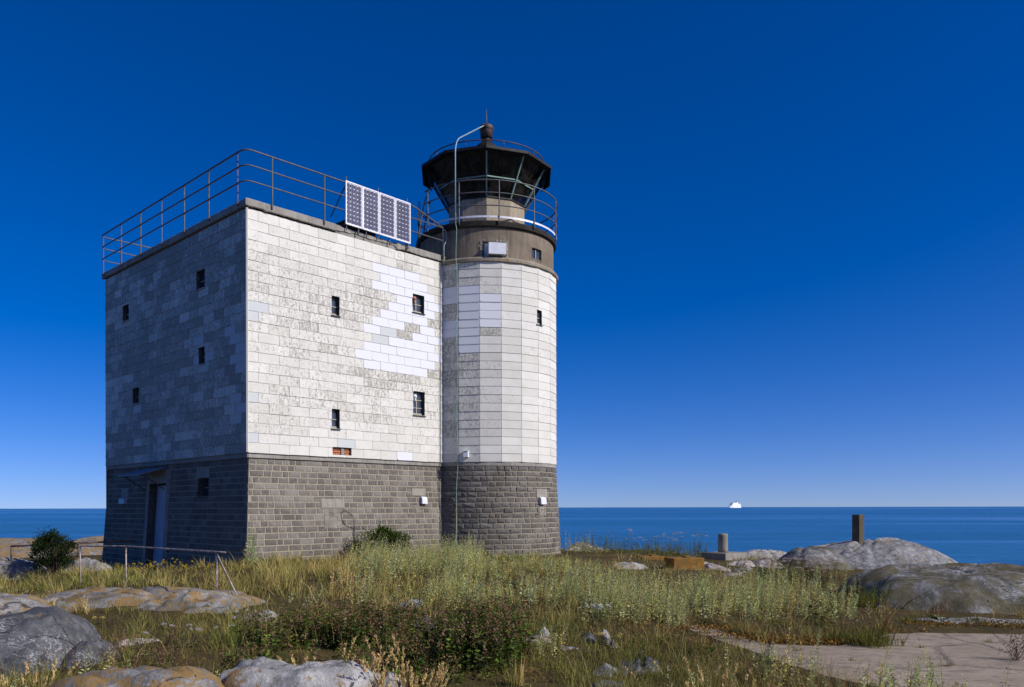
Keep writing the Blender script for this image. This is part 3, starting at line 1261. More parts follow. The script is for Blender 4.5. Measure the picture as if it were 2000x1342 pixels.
# ---- tower head: cornice, concrete drum, gallery slab
mb = MB()
mb.lathe(TC, [(RT - 0.1, 7.44), (RT + 0.03, 7.445), (RT + 0.05, 7.46), (RT + 0.055, 7.52), (RT + 0.02, 7.57), (RD - 0.02, 7.60)], 96)
mb.build('cornice', M_LEDGE, house, False)
mb = MB()
LD = 2 * math.pi * RT
rc = [(-LD / 2, LD / 2, 7.58, 8.37)]
for h in holes('D') + [HOLE_VENT]: rc = subtract(rc, h)
sheet(mb, TD, rc, 0.0)
mb.build('concrete_drum', M_CONCB, house)
mb = MB()
mb.lathe(TC, [(0.5, 8.355), (RD + 0.01, 8.355), (RT - 0.045, 8.36), (RT - 0.005, 8.385), (RT + 0.0, 8.49), (RT - 0.03, 8.525), (0.5, 8.53)], 96)
mb.build('gallery_slab', M_CONCD, house)
# recess with its white vent box, the plaster round it broken away
mb = MB()
s0, s1, z0, z1 = HOLE_VENT
reveal(TD, HOLE_VENT, 0.16, mb, 0.004, True)
rv = mb.build('vent_recess', M_CONCL, house)
mb = MB()
for k in range(46):                                              # chipped rim
    side = rng.integers(0, 4)
    if side == 3: side = 1
    u = rng.random()
    a, b = {0: (s0 - 0.02, z0 + u * (z1 - z0)), 1: (s1 + 0.03, z0 + u * (z1 - z0)), 2: (s0 + u * (s1 - s0), z1 + 0.012)}[int(side)]
    sz = 0.012 + 0.022 * rng.random()
    wbox(mb, TD, a - sz, a + sz, b - sz * .7, b + sz * .8, -0.012, 0.006 + 0.014 * rng.random())
mb.build('broken_plaster', M_CONCL, rv)
mb = MB()
ra = rect_px(TD, 946, 986, 474, 502, 8.0)
wbox(mb, TD, ra[0], ra[1], ra[2] + 0.02, ra[3], -0.15, -0.10)
ra = rect_px(TD, 953.5, 985.5, 478, 500, 8.0)
nm = TD.map((ra[0] + ra[1]) / 2, 8, 1) - TD.map((ra[0] + ra[1]) / 2, 8, 0)
ct = TD.map((ra[0] + ra[1]) / 2, (ra[2] + ra[3]) / 2, 0.03)
tg = Vector((-nm.y, nm.x, 0))
mb.box(ct, nm * 0.155, tg * (ra[1] - ra[0]) / 2, UP * (ra[3] - ra[2]) / 2)
mb.build('vent_box', M_WHITE, rv)
# junction box near the foot of the tower cladding
ra = rect_px(TF, 906, 917, 881, 894, 2.4)
nm = (TF.map((ra[0] + ra[1]) / 2, 2.4, 1) - TF.map((ra[0] + ra[1]) / 2, 2.4, 0)).normalized()
tg = Vector((-nm.y, nm.x, 0))
ct = TF.map((ra[0] + ra[1]) / 2, (ra[2] + ra[3]) / 2, 0.07)
mb = MB()
mb.box(ct, nm * 0.055, tg * 0.06, UP * 0.075)
mb.box(ct + UP * 0.082, nm * 0.07, tg * 0.07, UP * 0.006)
mb.build('junction_box', M_WHITE, house)

# ---- gallery railing
GR = RT + 0.03
mb = MB()


def gp(a, r, z):
    return Vector((TC.x + r * math.sin(TH0 + a), TC.y - r * math.cos(TH0 + a), z))


GAP0, GAP1 = R(-56), R(-100)
for z, r in ((9.55, 0.019), (9.225, 0.016), (8.895, 0.016)):
    pts = [gp(GAP0 + (GAP1 + 2 * math.pi - GAP0) * k / 70, GR, z) for k in range(71)]
    mb.tube(pts, r, 8)
gl = mb.build('gallery_railing', M_RAIL, house, True)
for a in (-52, -21, 9.4, 39, 73, 104, 135, 165, 196, 226, 258):
    mb = MB()
    mb.tube(fillet([gp(R(a), GR, 9.55), gp(R(a), GR, 8.56), gp(R(a), GR + 0.02, 8.47), gp(R(a), GR - 0.05, 8.43)], 0.05, 3), 0.017, 8)
    mb.build('gallery_post', M_RAIL, gl, True)
mb = MB()
for k in range(70):
    a0, a1 = GAP0 + (GAP1 + 2 * math.pi - GAP0) * k / 70, GAP0 + (GAP1 + 2 * math.pi - GAP0) * (k + 1) / 70
    q = [gp(a0, GR - 0.012, 8.585), gp(a1, GR - 0.012, 8.585), gp(a1, GR - 0.012, 8.635), gp(a0, GR - 0.012, 8.635)]
    p = [gp(a0, GR - 0.018, 8.585), gp(a1, GR - 0.018, 8.585), gp(a1, GR - 0.018, 8.635), gp(a0, GR - 0.018, 8.635)]
    mb.face(q); mb.face(p[::-1]); mb.face([q[3], q[2], p[2], p[3]])
mb.build('toe_board', M_ALU, gl)
# access ladder over the gallery edge with its curled hand rails
mb = MB()
mb.tube(fillet([gp(R(-52), GR, 9.55), pix(838, 376, 21.9), pix(832, 386, 21.95), pix(826, 410, 22.0), pix(819, 450, 22.05), pix(812, 488, 22.1), pix(806, 516, 22.15)], 0.3, 5), 0.021, 8)
mb.tube(fillet([pix(842, 392, 22.9), pix(836, 402, 22.9), pix(830, 440, 22.9), pix(822, 488, 22.9), pix(818, 516, 22.9)], 0.3, 5), 0.021, 8)
for k in range(5):
    y = 440 + k * 17
    mb.tube([pix(820.5 - k * 2.9, y, 22.05), pix(830 - k * 2.6, y + 2, 22.9)], 0.012, 6)
mb.build('gallery_ladder', M_RAIL, house, True)
mb = MB()
for zc_, hh in ((414, 20), (446, 18), (472, 15)):
    mb.tube([pix(818.5 + 3.0 * math.cos(t) * (0.6 if zc_ < 430 else 1), zc_ + hh * math.sin(t), 21.95 + 0.02 * math.sin(t * 2)) for t in [2 * math.pi * k / 20 for k in range(20)]], 0.010, 6, closed=True)
mb.build('cable_loop', M_RAILD, house, True)

# ---- lantern
ND = 10


def dp(k, r, z):
    a = TH0 + 2 * math.pi * k / ND
    return Vector((TC.x + r * math.sin(a), TC.y - r * math.cos(a), z))


def ring10(mb, prof):
    for k in range(ND):
        for (r0, z0), (r1, z1) in zip(prof[:-1], prof[1:]):
            mb.face([dp(k, r0, z0), dp(k + 1, r0, z0), dp(k + 1, r1, z1), dp(k, r1, z1)])


mb = MB()
ring10(mb, [(1.10, 8.50), (1.10, 9.43), (1.0, 9.44)])
lan = mb.build('lantern_plinth', mat_concrete('tan_concrete', (0.30, 0.25, 0.18), (0.40, 0.34, 0.25), (0.13, 0.10, 0.07), 0.5, 0.08), house)
GB, GT = (1.09, 9.47), (1.66, 10.44)
gm_ = (1.345, 9.905)
mb = MB()
ring10(mb, [(1.0, 9.435), (1.125, 9.435), (1.125, 9.475), (1.0, 9.475)])
mb.build('lantern_curb', M_ROOFB, house)
mb = MB()
for k in range(ND):
    mb.face([dp(k, *GB), dp(k + 1, *GB), dp(k + 1, *GT), dp(k, *GT)])
mb.build('lantern_glass', M_GLASS, house)
lf = None
for k in range(ND):
    mb = MB()
    mb.bar(dp(k, GB[0] + .006, GB[1]), dp(k, GT[0] + .006, GT[1]), 0.034, 0.05)
    mb.build('mullion', M_VERD2 if k in (0, 1, 2) else M_ROOFB, house)
mb = MB()
for k in range(ND):
    mb.bar(dp(k, gm_[0] + .01, gm_[1]), dp(k + 1, gm_[0] + .01, gm_[1]), 0.03, 0.03)
mb.build('transom', M_VERD2, house)
mb = MB()
RE, ZE = 1.87, 10.49
ring10(mb, [(0.0, 10.47), (1.70, 10.445), (RE, 10.43), (RE, 10.50), (1.62, 10.575), (0.32, 11.18), (0.27, 11.28), (0.15, 11.38), (0.125, 11.44), (0.12, 11.52), (0.0, 11.52)])
rf = mb.build('lantern_roof', M_ROOFB, house)
mb = MB()
mb.lathe(TC, [(0.12, 11.50), (0.172, 11.505), (0.175, 11.70), (0.185, 11.715), (0.205, 11.735), (0.207, 11.80), (0.18, 11.845), (0.0, 11.86)], 28)
mb.build('roof_vent', M_RUSTB, rf, True)
mb = MB()
RR = 1.62
mb.tube([gp(2 * math.pi * k / 60, RR, 10.735) for k in range(60)], 0.016, 8, closed=True)
rr = mb.build('roof_rail', M_RUSTB, house, True)
for k in range(10):
    mb = MB()
    mb.tube([gp(2 * math.pi * (k + 0.45) / 10, RR, 10.735), gp(2 * math.pi * (k + 0.45) / 10, RR, 10.55)], 0.013, 6)
    mb.cur = (0, 0, 0)
    mb.build('roof_rail_post', M_RUSTB, rr, True)
# blackout skirt hung behind the glass on the landward and seaward backs
ZS = {2: (1.83, 9.95), 3: (1.66, 10.20), 4: (1.66, 10.2), 5: (1.66, 10.2), 6: (1.66, 10.2), 7: (1.66, 10.20), 8: (1.83, 9.95)}
for k in (2, 7):
    a, b = (k, k + 1)
    mb = MB()
    (ra_, z_a), (rb_, z_b) = ZS[a], ZS[b]
    o = [dp(a, RE - .003, 10.44), dp(b, RE - .003, 10.44), dp(b, rb_, z_b), dp(a, ra_, z_a)]
    i2 = [dp(a, RE - .03, 10.44), dp(b, RE - .03, 10.44), dp(b, rb_ - .027, z_b), dp(a, ra_ - .027, z_a)]
    mb.face(o); mb.face(i2[::-1]); mb.face([o[3], o[2], i2[2], i2[3]])
    mb.face([o[0], o[3], i2[3], i2[0]]); mb.face([o[1], o[2], i2[2], i2[1]])
    mb.build('blackout_skirt', M_ROOFB, house)
# lamp on its pedestal
mb = MB()
for k in range(9):
    zz = 9.62 + k * 0.05
    mb.lathe(TC, [(0.14, zz), (0.165, zz + 0.012), (0.165, zz + 0.034), (0.14, zz + 0.046)], 24)
ql = mat_plain('lamp_lens', (0.10, 0.17, 0.24), (0.16, 0.26, 0.34), 9, 0.15, 0, 0.05, 0.6)
lp = mb.build('lamp_lens', ql, house, True)
mb = MB()
mb.lathe(TC, [(0.0, 9.44), (0.12, 9.45), (0.12, 9.62), (0.0, 9.62)], 16)
mb.lathe(TC, [(0.0, 10.08), (0.17, 10.08), (0.12, 10.14), (0.0, 10.15)], 16)
mb.build('lamp_stand', M_ROOFB, lp)

# ---- lightning rod, its down pipe and earth wire
mb = MB()
mb.tube([Vector((TC.x, TC.y, 11.84)), Vector((TC.x, TC.y, 12.05)), Vector((TC.x, TC.y, 12.33))], [0.017, 0.015, 0.008], 8)
mb.build('lightning_rod', M_RAIL, house, True)
aP = R(-23.8)
tp = gp(aP, GR + 0.02, 0)
mb = MB()
mb.tube(fillet([Vector((TC.x, TC.y, 11.90)), Vector((tp.x, tp.y, 10.62)), Vector((tp.x, tp.y, 8.6))], 0.35, 8), 0.018, 10)
mb.build('conductor_pipe', M_VERD, house, True)
mb = MB()
pts = []
for k in range(60):
    z = 8.75 - k * (8.75 + 0.15) / 59
    r = GR + 0.03 if z > 8.3 else (RT + 0.075 if z > 7.4 else (RT + 0.045 if z > ZB0 else RST(z) + 0.07))
    wv = 0.008 * math.sin(z * 3.1) + (0.02 if z < 8.3 else 0)
    pts.append(gp(aP + wv, r, z))
mb.tube(pts, 0.010, 6)
mb.build('earth_wire', M_VERD2, house, True)
mb = MB()
mb.tube([gp(aP + .02, RST(1.2) + 0.075, 1.2), gp(aP + .02, RST(0) + 0.085, -0.2)], 0.016, 6)
mb.build('wire_guard', mat_plain('olive_pipe', (0.12, 0.12, 0.07), (0.2, 0.19, 0.12), 10, 0.6), house, True)
# cables by the seam of wall and tower
mb = MB()
sS = 5.40
pts = [WR.map(sS, 7.5 - k * 0.18, 0.04 + 0.004 * math.sin(k * 1.7)) + dR * 0.006 * math.sin(k * 0.9) for k in range(42) if 7.5 - k * 0.18 > 0]
mb.tube(pts, 0.007, 6)
mb.build('seam_cable', M_RAILD, house, True)
mb = MB()
e = Ec
mb.tube(fillet([e + UP * 8.38, e + dR * 0.10 + UP * 8.33, e + dR * 0.13 + UP * 8.1, e + dR * 0.03 + UP * 7.96, e + dR * .02 + UP * 7.4], 0.12, 5), 0.012, 8)
mb.build('cable_hook', M_VERD, house, True)
mb = MB()
f = lambda x, y, o=0.03: WR.map(*WR.inv(x, y, 0.8), o)
mb.tube(fillet([f(691, 1078), f(691, 1034)], 0.03), 0.014, 8)
mb.tube(fillet([f(691, 1034), f(688.5, 1031), f(673, 1026), f(666, 1012), f(666, 999), f(675, 996), f(690, 1008), f(691.5, 1034)], 0.08, 5), 0.006, 6)
mb.build('wall_conduit', M_RAIL, house, True)

# ---------------------------------------------------------------- solar panels clamped outside the railing
PD0, PD1 = 19.05, 20.47
b0 = pix(674.8, 437, PD0)
b1 = pix(802, 475, PD1)
t0_ = pix(674.2, 350, PD0)
t1_ = pix(802, 397.5, PD1)
arr = empty('solar_array', (b0 + b1) / 2, 'bank of four blue solar panels clamped to the roof railing', 'solar panels')
ax = (b1 - b0)
ax.z = (ax.z + (t1_ - t0_).z) / 2
ay = ((t0_ - b0) + (t1_ - b1)) / 2
ay = Vector((0, 0, ay.length))
no = ay.cross(ax).normalized()
if no.y > 0: no = -no
wid = ax.length / 4
axn = ax.normalized()
M_CELL = mat_plain('solar_cell', (0.018, 0.022, 0.055), (0.03, 0.035, 0.085), 3, 0.18, 0, 0.0, 0.5)
M_BUS = mat_plain('silver_busbar', (0.40, 0.40, 0.46), (0.5, 0.5, 0.56), 3, 0.4, 0.1, 0.0)
M_SHEETW = mat_plain('white_backing_sheet', (0.62, 0.62, 0.68), (0.72, 0.72, 0.78), 3, 0.35, 0, 0.0)
hgt = ay.length
for k in range(4):
    o0 = b0 + axn * (k * wid + 0.006)
    W_ = wid - 0.012
    Q = lambda u, v, d: o0 + axn * u + UP * v + no * d
    mb = MB()
    mb.box(Q(W_ / 2, hgt / 2, -0.012), axn * (W_ / 2 - 0.012), UP * (hgt / 2 - 0.012), no * 0.010)
    pn = mb.build('solar_panel', M_SHEETW, arr)
    mb = MB()
    t = 0.024
    mb.box(Q(t / 2, hgt / 2, -.01), axn * t / 2, UP * hgt / 2, no * 0.018)
    mb.box(Q(W_ - t / 2, hgt / 2, -.01), axn * t / 2, UP * hgt / 2, no * 0.018)
    mb.box(Q(W_ / 2, t / 2, -.01), axn * (W_ / 2 - t), UP * t / 2, no * 0.018)
    mb.box(Q(W_ / 2, hgt - t / 2, -.01), axn * (W_ / 2 - t), UP * t / 2, no * 0.018)
    mb.build('panel_frame', M_ALU, pn)
    mb = MB()
    m2 = MB()
    x0, y0 = 0.034, 0.042
    cw, chh = (W_ - 2 * x0) / 4, (hgt - 2 * y0) / 9
    for i in range(4):
        for j in range(9):
            a, b = x0 + i * cw + 0.0022, x0 + (i + 1) * cw - 0.0022
            c, d = y0 + j * chh + 0.0022, y0 + (j + 1) * chh - 0.0022
            e = 0.017
            mb.face([Q(u, v, 0.0008) for u, v in ((a + e, c), (b - e, c), (b, c + e), (b, d - e), (b - e, d), (a + e, d), (a, d - e), (a, c + e))])
            for fx in (0.3, 0.7):
                u = a + (b - a) * fx
                m2.face([Q(u - .0028, c, 0.0022), Q(u + .0028, c, 0.0022), Q(u + .0028, d, 0.0022), Q(u - .0028, d, 0.0022)])
    mb.build('solar_cell', M_CELL, pn)
    m2.build('busbar', M_BUS, pn)
mb = MB()
for k in (0.12, 2.02, 3.86):
    p = b0 + axn * (k * wid) - no * 0.045
    mb.tube([p - UP * 0.12, p + UP * (hgt + 0.12)], 0.012, 6)
for k in (1.28, 2.72, 3.83):
    p = b0 + axn * (k * wid) - no * 0.05
    mb.tube(fillet([p + UP * 0.15, p - UP * 0.06, p - UP * 0.12 + no * 0.03, p - UP * 0.17 - no * 0.02], 0.03, 3), 0.014, 6)
for v in (0.25, 0.8):
    mb.bar(b0 + UP * hgt * v - no * 0.035, b0 + ax + UP * hgt * v - no * 0.035, 0.02, 0.03)
mb.build('mounting_rail', M_RAIL, arr)
# ---------------------------------------------------------------- ground, rocks and sea
CTRL = np.array([
    # X, Y, z
    (-14, 3, -1.0), (-7, 3, -.75), (-3, 3, -.70), (0, 3, -.62), (4, 3, -.62), (9, 3, -.7),
    (-12, 7.5, -.75), (-6, 7.5, -.72), (-3, 7.5, -.68), (0, 7.5, -.62), (2.4, 7.5, -.62), (4, 7.5, -.60), (8, 7.5, -.60),
    (-10, 10, -.55), (-6, 10, -.52), (-3, 10, -.52), (0, 10, -.48), (2, 10, -.48), (4, 10, -.50), (8, 10, -.58), (12, 10, -.6),
    (-11, 12.5, -.42), (-8, 12.5, -.36), (-5, 12.5, -.30), (-3, 12.5, -.28), (0, 12.5, -.28), (3, 12.5, -.40), (6, 12.5, -.50), (10, 12.5, -.60),
    (-13, 15, -.5), (-10, 15, -.38), (-6, 15, -.22), (-3, 15, -.07), (0, 15, -.05), (3, 15, -.30), (6, 15, -.46), (10, 15, -.60),
    (-15, 18, -.65), (-12, 18, -.50), (-9, 18, -.34), (-5, 18, -.04), (0, 18, -.03), (3, 18, -.24), (6, 18, -.36), (10, 18, -.5), (14, 18, -1.0),
    (-18, 22, -.9), (-13, 22, -.55), (-9, 22, -.42), (-1, 22, -.12), (2, 22, -.14), (5, 22, -.26), (8, 22, -.42), (12, 22, -1.0), (16, 22, -2.4),
    (-20, 27, -1.0), (-13, 27, -.75), (-5, 27, -.4), (0, 27, -.30), (4, 27, -.34), (8, 27, -.75), (13, 27, -1.9), (18, 27, -4),
    (-26, 33, -1.3), (-18, 33, -.9), (-8, 33, -.7), (0, 33, -.8), (5, 33, -1.0), (9, 33, -1.4), (15, 33, -3.2), (22, 33, -5.5),
    (-30, 42, -3.0), (-18, 42, -2.2), (-5, 42, -2.2), (5, 42, -2.8), (15, 42, -5), (25, 42, -7),
    (-40, 55, -6.5), (-15, 55, -6.0), (5, 55, -6.5), (25, 55, -8), (24, 15, -4.5), (22, 8, -2.5), (20, 3, -1.5), (-28, 12, -2.0), (-24, 3, -1.6), (-36, 25, -3.0),
    (0, -8, -1.0), (-14, -8, -1.6), (14, -8, -1.4), (40, 10, -8), (-50, 10, -5), (0, -30, -5), (-35, -30, -7), (35, -30, -7)])


def terrain0(X, Y):
    X, Y = np.asarray(X, float), np.asarray(Y, float)
    num = np.zeros_like(X)
    den = np.zeros_like(X)
    sc = 1.0 + np.clip(Y, 0, 60) * 0.02
    for cx, cy, cz in CTRL:
        d2 = ((X - cx) ** 2 + (Y - cy) ** 2) + 0.35
        wt = 1.0 / d2 ** 2
        num += wt * cz
        den += wt
    return num / den


def terrain(X, Y):
    far = np.clip((np.hypot(X, Y) - 6) / 30, 0.3, 2)
    return terrain0(X, Y) + 0.14 * fbm(np.asarray(X) * 0.55, np.asarray(Y) * 0.55, 3) * far + 0.05 * fbm(np.asarray(X) * 2.3, np.asarray(Y) * 2.3, 9)


ROCKS = []


class Rock:
    def __init__(self, c, a, b, rot, z0, h, p=2.2, m=2.4, seed=0, rough=1.0, tilt=(0, 0), q=1.0, cuts=0):
        self.c, self.a, self.b, self.rot, self.z0, self.h, self.p, self.m, self.seed, self.rough, self.tilt, self.q, self.cuts = c, a, b, rot, z0, h, p, m, seed, rough, tilt, q, cuts
        ROCKS.append(self)

    def height(self, X, Y):
        X, Y = np.asarray(X, float) - self.c[0], np.asarray(Y, float) - self.c[1]
        ca, sa = math.cos(self.rot), math.sin(self.rot)
        u, v = (X * ca + Y * sa) / self.a, (-X * sa + Y * ca) / self.b
        sz = (self.a + self.b) / 2
        wob = fbm(u * 1.6 + self.seed * 3.1, v * 1.6 + self.seed, self.seed + 40, 4)
        r = (np.abs(u) ** self.m + np.abs(v) ** self.m) ** (1 / self.m) * (1 + 0.28 * wob * self.rough)
        body = np.where(r < 1, np.maximum(1 - r ** self.p, 0) ** (1 / self.q), -(r - 1) * 2.5)
        n = fbm(u * 2.3, v * 2.3, self.seed + 5, 5)
        ridg = 1 - 2 * np.abs(fbm(u * 1.4 + 7, v * 1.4, self.seed + 11, 3))
        z = self.z0 + self.h * body * (0.86 + 0.20 * ridg * self.rough) + self.rough * (0.16 * self.h + 0.02) * n * np.clip(1.3 - r, 0, 1)
        z = z + (self.tilt[0] * u + self.tilt[1] * v) * self.h * np.clip(1.15 - r, 0, 1)
        if self.cuts:                                      # flat broken faces
            g = np.random.default_rng(900 + self.seed)
            for _ in range(self.cuts):
                an, sl = g.random() * 6.283, 0.25 + 0.9 * g.random()
                pl = self.z0 + self.h * (0.55 + 0.42 * g.random()) + self.h * sl * (u * math.cos(an) + v * math.sin(an)) + 0.012 * n
                z = np.minimum(z, pl)
        z = z + self.rough * (0.022 * fbm(X * 7 + 3, Y * 7, self.seed + 3, 4) + 0.05 * np.minimum(sz, 1) * fbm(X * 2.6, Y * 2.6 + 5, self.seed + 8, 4)) * np.clip(1.3 - r, 0, 1)
        for k_, (an, fr, am) in enumerate(((0.5 + self.seed * 1.7, 2.3, .15), (2.0 + self.seed * .9, 3.7, .09))):
            t = (u * math.cos(an) + v * math.sin(an)) * fr + 1.1 * fbm(u * 1.7 + k_ * 9, v * 1.7, self.seed + 60 + k_, 4) + 0.37
            fr_ = t - np.floor(t)
            st = np.floor(t) + np.clip((fr_ - .86) / .14, 0, 1)
            z = z + self.rough * am * min(self.h, .9) * (st - t + .4) * np.clip(1.2 - r, 0, 1) * np.clip(.5 + 3 * fbm(u + 2, v + k_, self.seed + 70, 2), 0, 1)
        g = np.random.default_rng(300 + self.seed)           # open fractures
        for k_ in range(3 if sz > .35 else 1):
            an, c0 = g.random() * 6.283, g.normal(0, .35)
            d = u * math.cos(an) + v * math.sin(an) - c0 + .16 * fbm(u * 2.1 + k_ * 5, v * 2.1, self.seed + 90 + k_, 5)
            wd_ = .028 / max(sz, .5) + .012
            z = z - min(.07, .16 * self.h) * np.exp(-(d / wd_) ** 2) * np.clip(1.1 - r, 0, 1)
        return np.where(r < 1.35, z, -99.0)

    def mesh(self, name, mat, label=None, cat='rock', group=None, kind=None, res=None):
        ext = 1.25
        n = res or int(np.clip(max(self.a, self.b) / 0.022, 34, 170))
        g = np.linspace(-ext, ext, n)
        U, V = np.meshgrid(g, g)
        ca, sa = math.cos(self.rot), math.sin(self.rot)
        lx, ly = U * self.a, V * self.b
        X, Y = self.c[0] + lx * ca - ly * sa, self.c[1] + lx * sa + ly * ca
        Z = self.height(X, Y)
        Z = np.maximum(Z, self.z0 - 0.5)
        loc = (self.c[0], self.c[1], self.z0)
        vs = np.stack([X - loc[0], Y - loc[1], Z - loc[2]], -1).reshape(-1, 3)
        keep = np.hypot(U, V) < 1.5
        fs = []
        for i in range(n - 1):
            for j in range(n - 1):
                if keep[i, j] and keep[i + 1, j + 1]:
                    k = i * n + j
                    fs.append((k, k + 1, k + n + 1, k + n))
        me = bpy.data.meshes.new(name)
        me.from_pydata(vs.tolist(), [], fs)
        me.materials.append(mat)
        me.polygons.foreach_set('use_smooth', [True] * len(me.polygons))
        o = bpy.data.objects.new(name, me)
        o.location = loc
        COL.objects.link(o)
        return tag(o, label, cat if not kind else None, group, kind)


RK_DARK = mat_rock('dark_smooth_granite', (0.055, 0.057, 0.062), (0.10, 0.102, 0.107), (0.16, 0.16, 0.165), 0.12, 1.0, 0.0, 0.35, 0.3)
RK_GREY = mat_rock('grey_granite', (0.14, 0.138, 0.138), (0.25, 0.245, 0.238), (0.42, 0.41, 0.40), 0.25, 0.7, 0.15, 0.8, 1.3)
RK_LICH = mat_rock('lichen_granite', (0.14, 0.135, 0.13), (0.23, 0.22, 0.205), (0.36, 0.35, 0.325), 0.8, 0.4, 0.25, 0.6, 2.1)
RK_PINK = mat_rock('pink_granite', (0.25, 0.205, 0.175), (0.37, 0.31, 0.265), (0.52, 0.47, 0.42), 0.35, 0.4, 0.0, 1.0, 0.8)
RK_MOSS = mat_rock('mossy_granite', (0.085, 0.085, 0.082), (0.19, 0.185, 0.175), (0.36, 0.35, 0.34), 0.12, 0.8, 0.78, 1.0, 2.7)
RK_PALE = mat_rock('pale_granite', (0.25, 0.24, 0.225), (0.37, 0.36, 0.34), (0.52, 0.50, 0.48), 0.45, 0.3, 0.0, 0.8, 1.9)


def at(px, D, z=0):
    p = pix(px, 1000, D)
    return (p.x, p.y)


# left foreground
Rock(at(62, 9.4), .80, .95, .15, -.78, .74, 3.4, 3.0, 1, .75).mesh('boulder', RK_DARK, 'dark smooth boulder with white veins at the left edge of the foreground', 'boulder')
Rock(at(178, 9.1), .28, .42, -.5, -.74, .38, 2.8, 2.4, 2, .9).mesh('boulder', RK_DARK, 'small grey rock with orange lichen leaning on the big veined boulder', 'boulder')
Rock(at(-10, 11.4), .95, .75, .2, -.55, .50, 3.0, 2.4, 3, .5).mesh('boulder', RK_LICH, 'flat pale rock tinged orange behind the dark veined boulder', 'boulder')
Rock(at(255, 12.9), 1.8, 1.25, .06, -.60, .44, 4.5, 2.6, 4, 1.0).mesh('rock_outcrop', RK_LICH, 'long low rock shelf with orange lichen under the pipe railing', 'rock')
Rock(at(395, 12.2), 1.15, 1.0, -.1, -.60, .40, 4.0, 2.5, 5, 1.4).mesh('rock_outcrop', RK_LICH, 'rough white and orange rock shelf at the foot of the braced railing post', 'rock')
Rock(at(520, 11.2), .6, .35, -.1, -.48, .26, 2.6, 2.3, 56, 1.2, cuts=4).mesh('rock_outcrop', RK_PALE, 'white lichened rock showing through the herbs right of the braced post', 'rock')
Rock(at(270, 9.9), .34, .22, .3, -.62, .26, 2.4, 2.2, 6, 1., cuts=4).mesh('stone', RK_PINK, 'small pinkish stone in the grass right of the veined boulder', 'stone')
# bottom edge
Rock(at(265, 6.45), 1.06, .72, .06, -.86, .75, 3.0, 2.4, 7, .75).mesh('boulder', RK_LICH, 'rounded grey boulder with yellow lichen along its rim at the bottom edge', 'boulder')
Rock(at(60, 6.2), .85, .6, .25, -.85, .60, 2.4, 2.2, 8, .4).mesh('boulder', RK_LICH, 'low yellow lichened rock in the bottom left corner', 'boulder')
Rock(at(570, 6.75), .80, .36, -.04, -.80, .585, 7.0, 3.2, 9, 1.3).mesh('boulder', RK_PALE, 'knobbly pale rock with orange lichen at the bottom edge', 'boulder')
Rock(at(750, 6.8), .26, .22, .2, -.78, .54, 3.4, 2.6, 10, 1.1, cuts=2).mesh('boulder', RK_PALE, 'small pale rock behind golden grass at the bottom edge', 'boulder')
# stones among the plants
sg = 'loose stones in the meadow'
for px, D, a, b, rot, z0, h, mt, lb in (
        (1059, 9.75, .25, .13, -.25, -.56, .25, RK_PINK, 'long whitish stone in the middle of the foreground grass'),
        (1062, 10.2, .13, .12, .3, -.54, .28, RK_PALE, 'knobbly upright grey stone behind the long whitish stone'),
        (1112, 9.3, .17, .12, .5, -.60, .24, RK_GREY, 'grey stone half hidden by a wormwood plant'),
        (1145, 9.9, .22, .12, -.5, -.56, .27, RK_DARK, 'dark flat stone slab tilted in the brown grass'),
        (1187, 9.7, .09, .08, .5, -.54, .27, RK_PALE, 'upper of two whitish stones beside the yarrow'),
        (1195, 9.5, .12, .09, .5, -.57, .2, RK_PINK, 'lower of two whitish stones beside the yarrow'),
        (1250, 9.1, .24, .16, .2, -.62, .22, RK_PINK, 'flat brownish stone behind the round blue grey boulder'),
        (1248, 8.5, .25, .2, .2, -.68, .34, RK_DARK, 'round blue grey boulder low in the right foreground'),
        (1182, 8.4, .22, .17, -.4, -.68, .27, RK_GREY, 'flat grey stone left of the round blue grey boulder'),
        (1190, 7.8, .22, .15, .3, -.70, .22, RK_DARK, 'broken grey stone at the bottom right of centre'),
        (1217, 8.3, .06, .05, .0, -.66, .22, RK_LICH, 'small orange stone against the round boulder'),
        (1025, 7.5, .15, .13, .4, -.74, .33, RK_PALE, 'half buried pale stone at the bottom centre'),
        (815, 10.6, .22, .15, -.3, -.52, .30, RK_DARK, 'dark stone showing between the brown plants'),
        (800, 12.0, .25, .2, .2, -.36, .2, RK_GREY, 'grey stone under the wormwood patch'),
):
    Rock(at(px, D), a, b, rot, z0 + .02, h * .9, 3.4, 3.0, len(ROCKS), 1.1, cuts=5).mesh('stone', mt, lb, 'stone', sg)
# right
Rock(at(1700, 22.3), 2.65, 2.0, -.06, -.72, .98, 2.3, 2.1, 60, .85, (-.05, 0)).mesh('whaleback_rock', RK_GREY, 'big grey whaleback rock carrying a square stone post', 'rock')
Rock(at(1585, 21.0), 1.15, 1.1, .3, -.62, .74, 2.3, 2.1, 61, .7, (.2, .1)).mesh('whaleback_rock', RK_MOSS, 'dark left flank rock beside the big whaleback', 'rock')
Rock(at(1905, 14.1), 2.35, 1.55, .03, -.72, .72, 6.0, 3.0, 62, 1.1, (.03, .1)).mesh('mossy_rock', RK_MOSS, 'broad flat topped mossy rock at the right edge', 'rock')
Rock(at(1745, 14.6), .85, 1.2, -.25, -.62, .62, 2.6, 2.3, 63, .9, (.1, .1), cuts=3).mesh('mossy_rock', RK_GREY, 'grey cracked rock joining the mossy rock on its left', 'rock')
Rock(at(2075, 13.3), 1.35, .95, .2, -.75, .66, 3.0, 2.4, 64, 1.2).mesh('boulder', RK_PALE, 'pale grey rock shoulder in front of the mossy rock, cut by the right edge', 'boulder')
